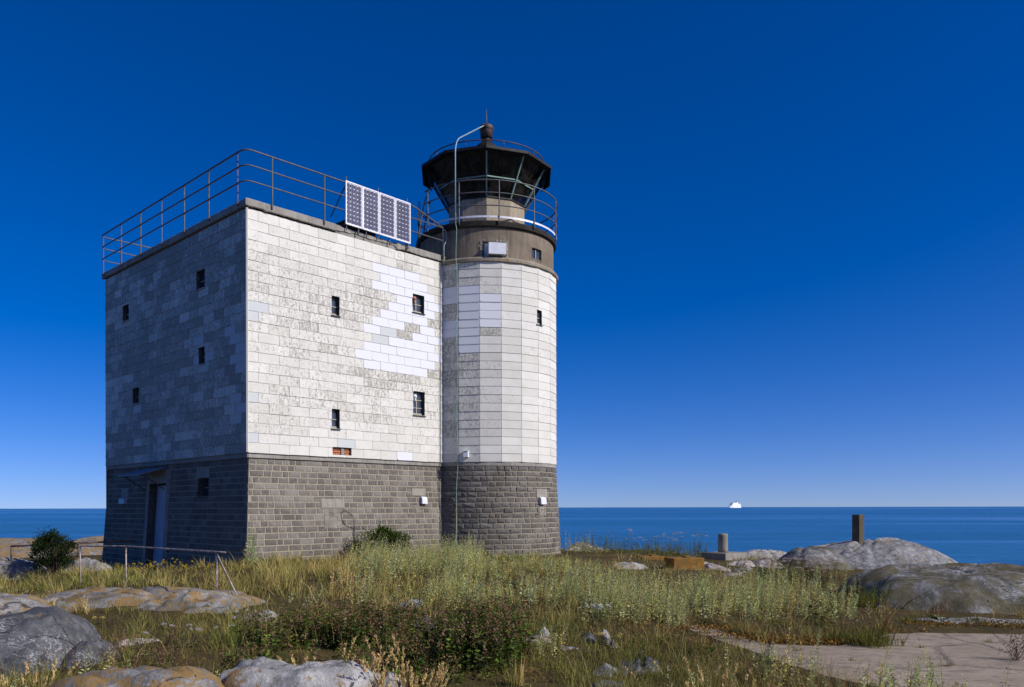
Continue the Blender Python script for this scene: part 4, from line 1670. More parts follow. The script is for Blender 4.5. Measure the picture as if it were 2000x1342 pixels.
Rock(at(1870, 11.5), 1.7, .42, -.02, -.68, .22, 3.0, 3.0, 65, .8).mesh('rock_ledge', RK_GREY, 'low grey rock ledge along the back of the concrete slab', 'rock')
Rock(at(1490, 33), 2.0, 1.4, .0, -1.35, .78, 2.2, 2.1, 66, .6).mesh('shore_rock', RK_PALE, 'pale sloping shore rock behind the round concrete post', 'rock')
Rock(at(1130, 24.5), .75, .6, -.2, -.45, .52, 2.2, 2.2, 67, 1., cuts=4).mesh('shore_rock', RK_PINK, 'pale pink rock hugging the right foot of the tower', 'rock')
Rock(at(1150, 28), 1.0, .8, -.2, -.65, .72, 2.2, 2.1, 68, .8, cuts=4).mesh('shore_rock', RK_PINK, 'pink rock hump between the tower and the sea', 'rock')
Rock(at(1225, 18.5), .55, .4, .1, -.35, .24, 2.4, 2.2, 69, .8).mesh('stone', RK_PALE, 'flat whitish rock in the meadow left of the orange block', 'stone')
for px, D, a, h in ((1400, 19.2, .5, .25), (1455, 18.6, .42, .3), (1490, 20.5, .6, .3), (1375, 20.5, .45, .2), (1440, 20.5, .5, .25), (1425, 17.4, .35, .22)):
    Rock(at(px, D), a, a * .7, rng.random() * 3, -.40, h * 1.1, 2.3, 2.4, len(ROCKS) + 80, 1.2, cuts=4).mesh('rubble_rock', RK_PINK, 'pink broken rock in the rubble in front of the round concrete post', 'rock', 'pink rubble rocks')
# left shore
Rock(at(18, 19.2), 1.0, .75, .12, -.62, .56, 2.8, 2.3, 71, 1.0).mesh('shore_rock', RK_GREY, 'grey rock bank left of the dark bush under the dark pipe railing', 'rock')
Rock(at(30, 40), 6.0, 2.6, .12, -1.9, 1.50, 2.4, 2.2, 72, .9).mesh('shore_rock', RK_LICH, 'orange brown rock ridge by the sea at the left edge', 'rock')
Rock(at(205, 45), 4.0, 2.6, .05, -1.9, 1.50, 2.2, 2.1, 73, .7).mesh('shore_rock', RK_LICH, 'orange brown rock hump beside the left wall of the lighthouse', 'rock')
Rock(at(176, 19.1), .75, .6, .1, -.66, .60, 3.2, 2.6, 74, 1.4, cuts=2).mesh('shore_rock', RK_GREY, 'pale rock between the dark bush and the lighthouse', 'rock')


def rockz(X, Y):
    z = np.full(np.shape(X), -99.0)
    for r in ROCKS:
        z = np.maximum(z, r.height(X, Y))
    return z


# concrete slab, a cast platform with a broken left edge
SLZ = -0.50
edge = [(1340, 1226), (1392, 1246), (1440, 1262), (1500, 1284), (1560, 1302), (1612, 1320), (1700, 1338), (1790, 1358), (1900, 1385)]
back = [(2300, 1248), (2120, 1240), (1950, 1238), (1800, 1236), (1730, 1238), (1690, 1252), (1640, 1261), (1570, 1260), (1500, 1257), (1445, 1245), (1395, 1229), (1355, 1220)]


def onz(px, py, z):
    r = ray(px, py)
    D = (z - HC) / r.z
    return pix(px, py, D)


outl = [onz(x, y, SLZ) for x, y in edge] + [onz(2300, 1400, SLZ)] + [onz(x, y, SLZ) for x, y in back]
pts = []
for k in range(len(outl)):
    a, b = outl[k], outl[(k + 1) % len(outl)]
    nseg = max(1, int((b - a).length / 0.08))
    for j in range(nseg):
        p = a.lerp(b, j / nseg)
        d = (b - a).normalized()
        pts.append(p + Vector((-d.y, d.x, 0)) * 0.11 * float(fbm(p.x * 3, p.y * 3, 31)))
SLAB = [(p.x, p.y) for p in pts]
mb = MB()
mb.face([(p.x, p.y, SLZ) for p in pts])
for k in range(len(pts)):
    a, b = pts[k], pts[(k + 1) % len(pts)]
    mb.face([(a.x, a.y, SLZ), (a.x, a.y, SLZ - 0.35), (b.x, b.y, SLZ - 0.35), (b.x, b.y, SLZ)])
qs = Mat('worn_slab_concrete')
b1_ = qs.noise(1.1, 6, .62)
b2_ = qs.noise(6, 6, .7, qs.scaled((1, 2.6, 1)))
b3_ = qs.noise(70, 4, .75)
c_ = qs.mix(qs.step(b1_, .36, .66), (0.30, 0.235, 0.17), (0.41, 0.33, 0.245))
c_ = qs.mix(qs.m('MULTIPLY', qs.step(qs.noise(2.4, 6, .72, qs.scaled((1, 2.2, 1))), .52, .62), .6), c_, (0.13, 0.11, 0.085))
c_ = qs.mix(qs.m('MULTIPLY', qs.step(b2_, .5, .62), .7), c_, (0.16, 0.13, 0.105))
c_ = qs.mix(qs.m('MULTIPLY', qs.step(b3_, .5, .7), .4), c_, (0.09, 0.08, 0.07))
ck = qs.m('SUBTRACT', 1.0, qs.step(qs.m('ABSOLUTE', qs.m('ADD', qs.voro(.55, None, 'DISTANCE_TO_EDGE'), qs.m('MULTIPLY', qs.m('SUBTRACT', b2_, .5), .12))), .001, .010))
c_ = qs.mix(qs.m('MULTIPLY', ck, .8), c_, (0.03, 0.026, 0.02))
M_SLAB = qs.done(qs.bsdf(c_, .92, 0, qs.bump(qs.m('ADD', b2_, qs.m('MULTIPLY', b3_, .4)), .6, .012), .2))
o = mb.build('concrete_pavement', M_SLAB)
tag(o, kind='structure')


def in_slab(X, Y):
    X, Y = np.asarray(X), np.asarray(Y)
    c = np.zeros(X.shape, bool)
    n = len(SLAB)
    for i in range(n):
        x1, y1 = SLAB[i]
        x2, y2 = SLAB[i - 1]
        if abs(y1 - y2) < 1e-12: continue
        c ^= ((y1 > Y) != (y2 > Y)) & (X < (x2 - x1) * (Y - y1) / (y2 - y1) + x1)
    return c


# ground sheet
gx = np.unique(np.concatenate([np.linspace(-60, -16, 30), np.linspace(-16, 14, 200), np.linspace(14, 60, 30)]))
gy = np.unique(np.concatenate([np.linspace(-40, 3, 24), np.linspace(3, 30, 190), np.linspace(30, 70, 50)]))
GX, GY = np.meshgrid(gx, gy)
GZ = terrain(GX, GY)
ins = in_slab(GX, GY)
GZ = np.where(ins, np.minimum(GZ, SLZ - 0.12), GZ)
n1_, n2_ = GX.shape
ids = np.arange(n1_ * n2_).reshape(n1_, n2_)
fs = np.stack([ids[:-1, :-1], ids[:-1, 1:], ids[1:, 1:], ids[1:, :-1]], -1).reshape(-1, 4)
me = bpy.data.meshes.new('ground')
me.from_pydata(np.stack([GX, GY, GZ], -1).reshape(-1, 3).tolist(), [], fs.tolist())
me.polygons.foreach_set('use_smooth', [True] * len(me.polygons))
qg = Mat('island_soil')
a1 = qg.noise(.9, 6, .65)
a2 = qg.noise(11, 6, .75)
cg = qg.mix(qg.step(a1, .35, .65), (0.055, 0.040, 0.018), (0.11, 0.078, 0.030))
cg = qg.mix(qg.m('MULTIPLY', qg.step(a2, .45, .7), .7), cg, (0.05, 0.05, 0.016))
cg = qg.mix(qg.m('MULTIPLY', qg.step(qg.noise(3.1, 5, .7), .58, .66), .6), cg, (0.23, 0.15, 0.045))
me.materials.append(qg.done(qg.bsdf(cg, .95, 0, qg.bump(a2, .8, .04), .1)))
gr = bpy.data.objects.new('ground', me)
COL.objects.link(gr)
tag(gr, kind='structure')

# sea
SEA = -5.0
mb = MB()
xs = [-40000, -8000, -1500, -300, 0, 300, 1500, 8000, 40000]
ys = [-8000, -300, 0, 60, 200, 600, 2000, 8000, 40000]
for i in range(len(xs) - 1):
    for j in range(len(ys) - 1):
        mb.face([(xs[i], ys[j], SEA), (xs[i + 1], ys[j], SEA), (xs[i + 1], ys[j + 1], SEA), (xs[i], ys[j + 1], SEA)])
qw = Mat('baltic_sea')
geo = qw.n('NewGeometry').outputs['Position']
ripple = qw.noise(.9, 5, .62, qw.scaled((.45, 1.2, 1), off=geo))
swell = qw.noise(.11, 4, .6, qw.scaled((.4, 1.3, 1), off=geo))
band = qw.noise(.0032, 4, .55, qw.scaled((.22, 1.0, 1), (0, 0, .06), off=geo), .3)
band2 = qw.noise(.02, 3, .55, qw.scaled((.12, 1.0, 1), (0, 0, -.04), off=geo), .2)
slick = qw.m('MAXIMUM', qw.step(band, .48, .66), qw.m('MULTIPLY', qw.step(band2, .50, .68), .7))
ht = qw.m('ADD', qw.m('MULTIPLY', ripple, .30), swell)
chop = qw.m('ADD', qw.m('MULTIPLY', qw.step(qw.noise(.055, 5, .7, qw.scaled((.25, 1.5, 1), off=geo)), .35, .65), .5), qw.m('MULTIPLY', qw.step(qw.noise(.35, 4, .7, qw.scaled((.2, 1.3, 1), off=geo)), .35, .65), .5))
cw_ = qw.mix(chop, (0.012, 0.105, 0.26), (0.032, 0.175, 0.37))
rg = qw.m('SUBTRACT', .42, qw.m('MULTIPLY', slick, .34))
bn_ = qw.n('Bump')
qw.put(bn_.inputs['Height'], ht)
qw.put(bn_.inputs['Strength'], qw.m('SUBTRACT', 1.0, qw.m('MULTIPLY', slick, .85)))
bn_.inputs['Distance'].default_value = 1.3
nm_ = bn_.outputs[0]
M_SEA = qw.done(qw.bsdf(cw_, rg, 0, nm_, .5))
M_SEA.node_tree.nodes['Principled BSDF'].inputs['IOR'].default_value = 1.33
tag(mb.build('sea', M_SEA), kind='structure')

# ---------------------------------------------------------------- things on the island
def gz(x, y):
    return float(np.maximum(terrain(np.array([x]), np.array([y])), rockz(np.array([x]), np.array([y])))[0])


def pole(name, x, y, ztop, r, mat, parent, lean=0):
    mb = MB()
    z0 = gz(x, y) - 0.1
    mb.tube([(x, y, z0), (x + lean, y, ztop)], r, 8)
    return mb.build(name, mat, parent, True)


M_PIPE = mat_plain('rusty_white_pipe', (0.20, 0.14, 0.12), (0.50, 0.47, 0.42), 11, 0.6, 0.1)
M_PIPED = mat_plain('dark_rusty_pipe', (0.05, 0.04, 0.035), (0.17, 0.12, 0.10), 9, 0.7, 0.1)
p1, p2, p3 = pix(157, 1066.5, 14.6), pix(246, 1067, 14.2), pix(423, 1078, 12.5)
p4 = p3 + (p3 - p2).normalized() * 0.235
fe = empty('pipe_railing', (p2.x, p2.y, gz(p2.x, p2.y)), 'rusty white pipe railing with a slanting brace in front of the lighthouse door', 'railing')
mb = MB()
mb.tube(fillet([p1 - UP * 0.03, p1, p2, p3, p4], 0.03, 3), 0.014, 8)
mb.build('rail', M_PIPE, fe, True)
for p in (p1, p2, p3): pole('post', p.x, p.y, p.z, 0.0135, M_PIPE, fe)
mb = MB()
e = pix(468, 1160, 12.2)
e.z = gz(e.x, e.y) - .05
mb.tube([p3 - UP * .02, e], 0.013, 8)
mb.build('brace', M_PIPE, fe, True)
q0, q1, q2 = pix(22, 1067, 19.0), pix(153, 1060.5, 19.0), pix(266, 1056.5, 19.6)
fe2 = empty('pipe_railing', (q1.x, q1.y, gz(q1.x, q1.y)), 'dark pipe railing running behind the bush towards the lighthouse wall', 'railing')
mb = MB()
mb.tube([q0, q0.lerp(q1, .6) - UP * .01], 0.02, 8)
mb.tube([q1 - Vector((.12, 0, .0)), q1, q2], 0.022, 8)
mb.build('rail', M_PIPED, fe2, True)
for p in (q0, q1): pole('post', p.x, p.y, p.z, 0.021, M_PIPED, fe2)

# concrete posts and blocks to the right of the tower
M_PIER = mat_concrete('grey_pier_concrete', (0.22, 0.205, 0.175), (0.33, 0.31, 0.27), (0.09, 0.08, 0.065), 0.3, 0.04)
c = pix(1412, 1078, 22)
pb = empty('concrete_post', (c.x, c.y, -.36), 'round grey concrete post on a square plinth against the sea', 'post')
mb = MB()
zt_ = pix(1412, 1042.5, 22).z
zp_ = pix(1412, 1079, 22).z
prf = [(0.0, zp_ - .02), (.128, zp_ - .02), (.131, zp_ + .1), (.126, zt_ - .06), (.129, zt_ - .02), (.118, zt_), (0, zt_ + .006)]
mb.lathe((c.x, c.y), prf, 24)
mb.build('shaft', M_PIER, pb, True)
mb = MB()
ang = R(38)
ex, ey = Vector((math.cos(ang), math.sin(ang), 0)), Vector((-math.sin(ang), math.cos(ang), 0))
mb.box((c.x + .04, c.y + .03, zp_ - .19), ex * .46, ey * .40, UP * .19)
pl = mb.build('plinth', M_PIER, pb)
M_OCH = mat_concrete('ochre_lichen_block', (0.17, 0.095, 0.025), (0.25, 0.14, 0.035), (0.08, 0.06, 0.025), 0.35, 0.5)
for (px0, px1, y0, y1, D, lb) in ((1303, 1376, 1090, 1112, 18.2, 'orange lichened concrete block left of the round post'),
                                  (1246, 1298, 1087, 1100, 21.0, 'second orange lichened block, lower and nearer the tower')):
    a, b = pix(px0, y0, D), pix(px1, y0, D)
    h = (y1 - y0) / F * D
    mb = MB()
    ex2, ey2 = Vector((.97, .24, 0)), Vector((-.24, .97, 0))
    ctr = (a + b) / 2
    W2 = (b - a).length / 2
    zt2 = a.z
    ir = 0.012
    mb.box((ctr.x, ctr.y + .2, zt2 - h * .75), ex2 * W2 * .9, ey2 * .26, UP * h * .75)
    mb.box((ctr.x + .06, ctr.y + .2, zt2 + .015), ex2 * .07, ey2 * .09, UP * .02)
    o = mb.build('concrete_block', M_OCH, None, False, (ctr.x, ctr.y, zt2 - h))
    bv = o.modifiers.new('bevel', 'BEVEL')
    bv.width = 0.018
    bv.segments = 2
    tag(o, lb, 'concrete block', 'lichened concrete blocks')
M_STELE = mat_concrete('mossy_stone_post', (0.085, 0.075, 0.05), (0.14, 0.115, 0.07), (0.04, 0.036, 0.024), 0.4, 0.15)
c = pix(1676, 1056, 22.0)
zt2 = pix(1676, 1005, 22).z
zb2 = min(gz(c.x, c.y), pix(1676, 1057, 22).z) - .12
mb = MB()
ang = R(33)
ex, ey = Vector((math.cos(ang), math.sin(ang), 0)), Vector((-math.sin(ang), math.cos(ang), 0))
mb.box((c.x, c.y, (zt2 + zb2) / 2), ex * .112, ey * .112, UP * (zt2 - zb2) / 2)
o = mb.build('stone_post', M_STELE, None, False, (c.x, c.y, zb2))
bv = o.modifiers.new('bevel', 'BEVEL')
bv.width = 0.015
bv.segments = 2
tag(o, 'square mossy stone post standing on the whaleback rock', 'post')

# ferry on the horizon
Df = 6000.0
fc = pix(1434.5, 992, Df)
fy = empty('ferry', (fc.x, Df, SEA), 'white passenger ferry with a dark bow and funnel on the horizon', 'ship')
M_FW = mat_plain('ship_white', (0.74, 0.74, 0.76), (0.8, 0.8, 0.82), .02, .5)
M_FN = mat_plain('ship_navy', (0.02, 0.025, 0.06), (0.03, 0.04, 0.08), .02, .5)
a = R(42)
fx = Vector((-math.sin(a), -math.cos(a), 0))       # bow towards the viewer, slightly left
fs_ = Vector((-fx.y, fx.x, 0))
ct = Vector((fc.x, Df, SEA))


def hullsec(mb, st, zs):
    pass


def loft(mb, secs):
    for s0_, s1_ in zip(secs[:-1], secs[1:]):
        n = len(s0_)
        for k in range(n):
            mb.face([s0_[k], s1_[k], s1_[(k + 1) % n], s0_[(k + 1) % n]])
    mb.face(secs[0][::-1]); mb.face(secs[-1])


def sec(l, wd, z0, z1, fl=0.0):
    p = ct + fx * l
    return [p - fs_ * wd + UP * z0, p + fs_ * wd + UP * z0, p + fs_ * (wd + fl) + UP * z1, p - fs_ * (wd + fl) + UP * z1]


mb = MB()
loft(mb, [sec(-82, 12, 0, 17), sec(-40, 13.5, 0, 17), sec(45, 13.5, 0, 17), sec(66, 8.5, 0, 18, 3), sec(80, 1.2, 1, 19, 3)])
mb.build('hull', M_FW, fy)
mb = MB()
loft(mb, [sec(-72, 12.5, 17, 29), sec(-30, 13, 17, 31), sec(38, 13, 17, 31), sec(52, 10, 17, 30)])
loft(mb, [sec(-40, 9, 30, 36), sec(36, 10, 30, 36)])
mb.build('superstructure', M_FW, fy)
mb = MB()
loft(mb, [sec(46, 10.4, 27, 30.5), sec(54, 9.4, 27, 30.5)])
loft(mb, [sec(60, 12, 8, 14), sec(78, 3.6, 9, 15), sec(82, 1.5, 9, 15)])
mb.build('dark_bow_band', M_FN, fy)
mb = MB()
loft(mb, [sec(-42, 4.5, 36, 44), sec(-26, 4.5, 36, 44)])
mb.build('funnel', M_FW, fy)
mb = MB()
loft(mb, [sec(-41, 4.2, 44, 49.5), sec(-27, 4.2, 44, 49.5)])
mb.build('funnel_top', M_FN, fy)
mb = MB()
mb.tube([ct + fx * 34 + UP * 35, ct + fx * 32 + UP * 48], [1.4, .4], 6)
mb.build('mast', M_FW, fy)
# ---------------------------------------------------------------- plants
M_LEAF = mat_leaf('leaves', 0.30)
M_DRY = mat_leaf('dry_blades', 0.25)
B_IN = [(O + nR * .0, )]


def in_building(X, Y, pad=0.12):
    X, Y = np.asarray(X), np.asarray(Y)
    u = (X - O.x) * dR.x + (Y - O.y) * dR.y
    v = (X - O.x) * dL.x + (Y - O.y) * dL.y
    a = (u > -pad) & (u < LR + pad) & (v > -pad) & (v < LL + pad)
    b = np.hypot(X - TC.x, Y - TC.y) < RT + 0.15 + pad
    return a | b


def col_mesh(name, V, Fq, C, mat, parent=None, loc=None):
    L = np.array(wloc(parent) if parent is not None else (loc if loc is not None else (0, 0, 0)), float)
    me = bpy.data.meshes.new(name)
    V = np.asarray(V, np.float32) - L.astype(np.float32)
    nv, nf, k = len(V), len(Fq), Fq.shape[1]
    me.vertices.add(nv)
    me.vertices.foreach_set('co', V.ravel())
    me.loops.add(nf * k)
    me.loops.foreach_set('vertex_index', Fq.astype(np.int32).ravel())
    me.polygons.add(nf)
    me.polygons.foreach_set('loop_start', np.arange(0, nf * k, k, dtype=np.int32))
    me.polygons.foreach_set('loop_total', np.full(nf, k, np.int32))
    me.update(calc_edges=True)
    at_ = me.attributes.new('col', 'FLOAT_COLOR', 'POINT')
    at_.data.foreach_set('color', np.concatenate([np.clip(C, 0, 1), np.ones((nv, 1))], 1).astype(np.float32).ravel())
    me.materials.append(mat)
    o = bpy.data.objects.new(name, me)
    COL.objects.link(o)
    if parent is not None: o.parent = parent
    else: o.location = Vector(L)
    return o


class Flora:
    def __init__(self):
        self.V, self.C, self.F, self.n = [], [], [], 0

    def add(self, V, C, F):
        self.V.append(V); self.C.append(C); self.F.append(F + self.n)
        self.n += len(V)

    def blades(self, P, h, lean, wd, col, bend=1.0, tip=None):
        """grass blades: P (n,3) foot, h height, lean (n,2) sideways reach of the tip, wd width, col (n,3)"""
        n = len(P)
        if n == 0: return
        an = rng.random(n) * math.pi
        sx, sy = np.cos(an) * wd / 2, np.sin(an) * wd / 2
        V = np.zeros((n, 6, 3))
        for k, (t, q) in enumerate(((0, 1), (.55, .8), (1, .12))):
            c = P + np.stack([lean[:, 0] * t ** (1 + bend), lean[:, 1] * t ** (1 + bend), h * t], 1)
            off = np.stack([sx * q, sy * q, np.zeros(n)], 1)
            V[:, 2 * k], V[:, 2 * k + 1] = c - off, c + off
        base = np.arange(n)[:, None] * 6
        F = np.concatenate([base + np.array([0, 1, 3, 2]), base + np.array([2, 3, 5, 4])])
        C = np.repeat(col[:, None, :], 6, 1)
        if tip is not None:
            C[:, 4:] = tip[:, None, :]
            C[:, 2:4] = (C[:, 2:4] + tip[:, None, :]) / 2
        self.add(V.reshape(-1, 3), C.reshape(-1, 3), F)

    def leaves(self, P, d, L, W, col, roll=None):
        """diamond leaves from P along unit d (n,3)"""
        n = len(P)
        if n == 0: return
        r = rng.normal(size=(n, 3))
        s = np.cross(d, r)
        s /= np.linalg.norm(s, axis=1)[:, None] + 1e-9
        L = np.broadcast_to(np.asarray(L, float), (n,))[:, None]
        W = np.broadcast_to(np.asarray(W, float), (n,))[:, None]
        m = P + d * L * .45
        V = np.stack([P, m + s * W / 2, P + d * L, m - s * W / 2], 1)
        F = np.arange(n)[:, None] * 4 + np.array([0, 1, 2, 3])
        self.add(V.reshape(-1, 3), np.repeat(col, 4, 0), F)

    def build(self, name, mat, parent=None, loc=None):
        return col_mesh(name, np.concatenate(self.V), np.concatenate(self.F), np.concatenate(self.C), mat, parent, loc)


def ground_z(X, Y):
    t = terrain(X, Y)
    r = rockz(X, Y)
    return t, r


def scatter(n, x0, x1, D0, D1, dens=None, power=1.0, on_rock=0.12):
    """points on the ground seen between photo columns x0..x1 and depths D0..D1"""
    D = D0 + (D1 - D0) * rng.random(n) ** power
    X = (x0 + (x1 - x0) * rng.random(n) - 1000) / F * D
    k = ~in_building(X, D) & ~in_slab(X, D)
    if dens is not None:
        k &= rng.random(n) < dens(X, D)
    X, D = X[k], D[k]
    t, r = ground_z(X, D)
    k = (r < t + 0.03) | (rng.random(len(X)) < on_rock * (r < t + .14))
    X, D, z = X[k], D[k], np.maximum(t, r)[k]
    return np.stack([X, D, z - 0.02], 1)


def pxof(X, D):
    return X / D * F + 1000


def vary(base, n, s=0.2, hs_=0.12):
    c = np.array(base)[None] * (1 + rng.normal(0, s, (n, 1))) * (1 + rng.normal(0, hs_, (n, 3)))
    return np.clip(c, 0.003, 0.9)


def pick(pal, n, w_=None):
    w_ = np.array(w_ or [1] * len(pal), float)
    i = rng.choice(len(pal), n, p=w_ / w_.sum())
    return np.array(pal)[i]


def stalks(fl, P, H, nl, lsize, cols, spike=0.6, spread=0.06, droop=0.5, lean=0.10, stemcol=(0.16, 0.14, 0.07), t0=0.08):
    """upright leafy stalks (wormwood, nettle): leaves get shorter towards the tip"""
    n = len(P)
    if n == 0: return
    ln = rng.normal(0, lean, (n, 2)) * H[:, None] + np.array([0.03, 0])
    fl.blades(P, H, ln, np.full(n, .007), vary(stemcol, n), .6)
    t = t0 + (1 - t0) * rng.random((n, nl)) ** 0.85
    a = rng.random((n, nl)) * 2 * math.pi
    rad = spread * (1.1 - t) * rng.random((n, nl))
    q = np.stack([P[:, None, 0] + ln[:, None, 0] * t ** 1.6 + rad * np.cos(a), P[:, None, 1] + ln[:, None, 1] * t ** 1.6 + rad * np.sin(a), P[:, None, 2] + H[:, None] * t], -1).reshape(-1, 3)
    el = spike * t.ravel() + (1 - spike) * 0.2 - droop * (1 - t.ravel()) + rng.normal(0, .25, n * nl)
    a = a.ravel()
    d = np.stack([np.cos(a) * np.cos(el), np.sin(a) * np.cos(el), np.sin(el)], 1)
    L = lsize * (1.15 - .75 * t.ravel()) * (0.6 + .8 * rng.random(n * nl))
    c = np.repeat(cols, nl, 0) * (1 + rng.normal(0, .18, (n * nl, 1)))
    fl.leaves(q, d, L, L * .36, np.clip(c, .004, .9))


# ---- grass everywhere, straw and green
GREEN, STRAW, BROWN, OLIVE = (0.15, 0.185, 0.035), (0.54, 0.40, 0.15), (0.26, 0.165, 0.07), (0.235, 0.225, 0.055)
PALW = (0.45, 0.48, 0.205)


def patchy(X, D):
    return np.clip(.62 + 3.4 * fbm(X * .75 + 11, D * .75, 91, 3), .22, 1)


def meadow(n, x0, x1, D0, D1, hmin, hmax, pal, wts, dens=None, wd=0.006, fl=None, power=1.0, lean=.35, straw=1.0):
    dens = dens or patchy
    P = scatter(int(n * .38), x0, x1, D0, D1, dens, power)
    tus = np.zeros(len(P))
    lean0 = np.zeros((len(P), 2))
    cen = scatter(max(4, int(n * .62 / 26)), x0, x1, D0, D1, dens, power)
    if len(cen):
        per = 8 + (rng.random(len(cen)) ** 2 * 44).astype(int)
        i = np.repeat(np.arange(len(cen)), per)
        off = rng.normal(0, 1, (len(i), 2)) * (.03 + .05 * rng.random(len(cen)))[i][:, None]
        Q = cen[i] + np.concatenate([off, np.zeros((len(i), 1))], 1)
        k = ~in_building(Q[:, 0], Q[:, 1]) & ~in_slab(Q[:, 0], Q[:, 1])
        tone_c = rng.normal(0, 1, len(cen))[i]
        P = np.concatenate([P, Q[k]])
        tus = np.concatenate([tus, tone_c[k]])
        lean0 = np.concatenate([lean0, (off * 4 + rng.normal(0, .12, (len(cen), 2))[i])[k]])
    m = len(P)
    isT = (tus != 0)
    h = hmin + (hmax - hmin) * rng.random(m) ** 1.4
    h *= np.where(isT, 1.15 + .22 * tus, .75)
    h = np.clip(h, .02, None)
    patch = fbm(P[:, 0] * .9, P[:, 1] * .9, 51, 4)
    h *= 1 + 1.1 * patch
    c = pick(pal, m, wts)
    g = np.clip(.5 + 2.8 * patch + .2 * rng.normal(size=m), 0, 1)[:, None]
    c = c * (1 - .55 * g) + np.array(pal[0]) * .55 * g
    big = np.clip(.5 + 3.2 * fbm(P[:, 0] * .33 + 4, P[:, 1] * .33, 63, 3), 0, 1)[:, None]
    c = np.where(big > .5, c * (1 - .6 * (big - .5)) + np.array(STRAW) * straw * .6 * (big - .5), c * (1 - .9 * (.5 - big)) + np.array(GREEN) * .9 * (.5 - big))
    tt_ = tus[:, None]
    c = np.where(tt_ > .35, c * (1 - .55 * straw) + np.array(STRAW) * .55 * straw, np.where(tt_ < -.4, c * .45 + np.array(GREEN) * .55, c))
    c = c * (1 + rng.normal(0, .25, (m, 1)))
    w_ = wd * (0.7 + .6 * rng.random(m)) * np.clip(P[:, 1] / 11, .7, 2.2)
    fl.blades(P, h, (rng.normal(0, lean, (m, 2)) + lean0 + np.array([.05, -.02])) * h[:, None], w_, np.clip(c, .005, .8), 1.0, np.clip(c * 1.15 + .012, 0, .8))


fl = Flora()
# grassy left side
meadow(21000, -480, 520, 14.2, 19.0, .08, .26, [GREEN, STRAW, OLIVE, BROWN], [3, 5, 3, 1.5], fl=fl)
meadow(9000, -480, 520, 11.2, 14.4, .05, .20, [OLIVE, STRAW, BROWN, GREEN], [3, 4, 2, 2], fl=fl)
meadow(4200, -480, 240, 19, 22, .06, .2, [OLIVE, STRAW, BROWN], [2, 4, 2], fl=fl)
# middle: straw and olive
meadow(9000, 440, 1150, 10.3, 13.0, .08, .26, [OLIVE, STRAW, BROWN, GREEN], [3, 3.4, 2, 2.4], fl=fl)
meadow(12000, 440, 760, 13.0, 18.5, .08, .28, [OLIVE, STRAW, BROWN, GREEN], [3, 3.4, 2, 3], fl=fl)
meadow(6000, 740, 1150, 13.0, 18.5, .06, .2, [OLIVE, STRAW, BROWN, GREEN], [3, 2.4, 2, 3], fl=fl)
meadow(15000, 900, 1760, 9.6, 14.6, .06, .22, [BROWN, STRAW, OLIVE, GREEN], [3, 3, 3, 1.6], fl=fl, straw=.3)
meadow(6000, 1000, 1760, 14.6, 19, .05, .16, [OLIVE, BROWN, GREEN, STRAW], [3, 3, 2, 1.5], fl=fl)
meadow(5000, 1080, 1660, 20, 28, .08, .24, [GREEN, OLIVE, BROWN, STRAW], [3, 3, 2, 1], fl=fl)
# foreground belt
meadow(24000, -500, 520, 7.2, 11.2, .05, .24, [OLIVE, BROWN, GREEN, STRAW], [3, 4, 3, .9], fl=fl, straw=.3)
meadow(9000, 900, 1500, 7.2, 9.8, .05, .18, [OLIVE, BROWN, GREEN, STRAW], [3, 4, 2.4, .7], fl=fl, straw=.3)
meadow(7500, 420, 1000, 7.2, 10.6, .06, .2, [GREEN, OLIVE, BROWN], [3, 2, 3], fl=fl, straw=.3)
meadow(8000, 1150, 1850, 6.2, 9.0, .08, .26, [BROWN, OLIVE, STRAW, GREEN], [4, 3, 1.2, 2], fl=fl, straw=.3)
meadow(3000, 300, 1150, 5.6, 7.4, .05, .16, [BROWN, OLIVE, STRAW, GREEN], [3, 3, 2, 2], fl=fl)
meadow(3000, 1480, 2250, 11.2, 16, .05, .16, [BROWN, OLIVE, STRAW], [3, 3, 2], fl=fl)
meadow(5000, 1700, 2600, 12, 19, .05, .2, [BROWN, OLIVE, STRAW], [3, 3, 2], fl=fl)
o = fl.build('grass', M_DRY)
tag(o, 'straw and olive grass covering the island between rocks and slab', 'grass', kind='stuff')

# ---- wormwood: pale silvery green spikes
fl = Flora()


def band(x0, x1, d0, d1, soft=60):
    def f(X, D):
        p = pxof(X, D)
        e = np.clip((p - x0) / soft, 0, 1) * np.clip((x1 - p) / soft, 0, 1) * np.clip((D - d0) / (.18 * (d1 - d0)), .15, 1) * np.clip((d1 - D) / (.18 * (d1 - d0)), .15, 1)
        return e * np.clip(.55 + 3.6 * fbm(X * 1.1, D * 1.1, 77, 3), 0.04, 1.3)
    return f


def worm(n, x0, x1, D0, D1, h0, h1, nl=42, dens=None, ls=.040, cbase=PALW):
    P = scatter(n, x0, x1, D0, D1, dens or band(x0, x1, D0, D1), on_rock=0)
    m = len(P)
    H = (h0 * .75 + (h1 * 1.12 - h0 * .75) * rng.random(m) ** 1.3) * (1 + .5 * fbm(P[:, 0] * .7, P[:, 1] * .7, 15, 3))
    c = vary(cbase, m, .26, .06)
    yel = rng.random(m) < .22
    c[yel] = vary((.58, .50, .14), int(yel.sum()), .15, .05)
    stalks(fl, P, H, int(nl * 1.25), ls * .9, c, .95, .034, .1, .10, (.25, .22, .12), .04)


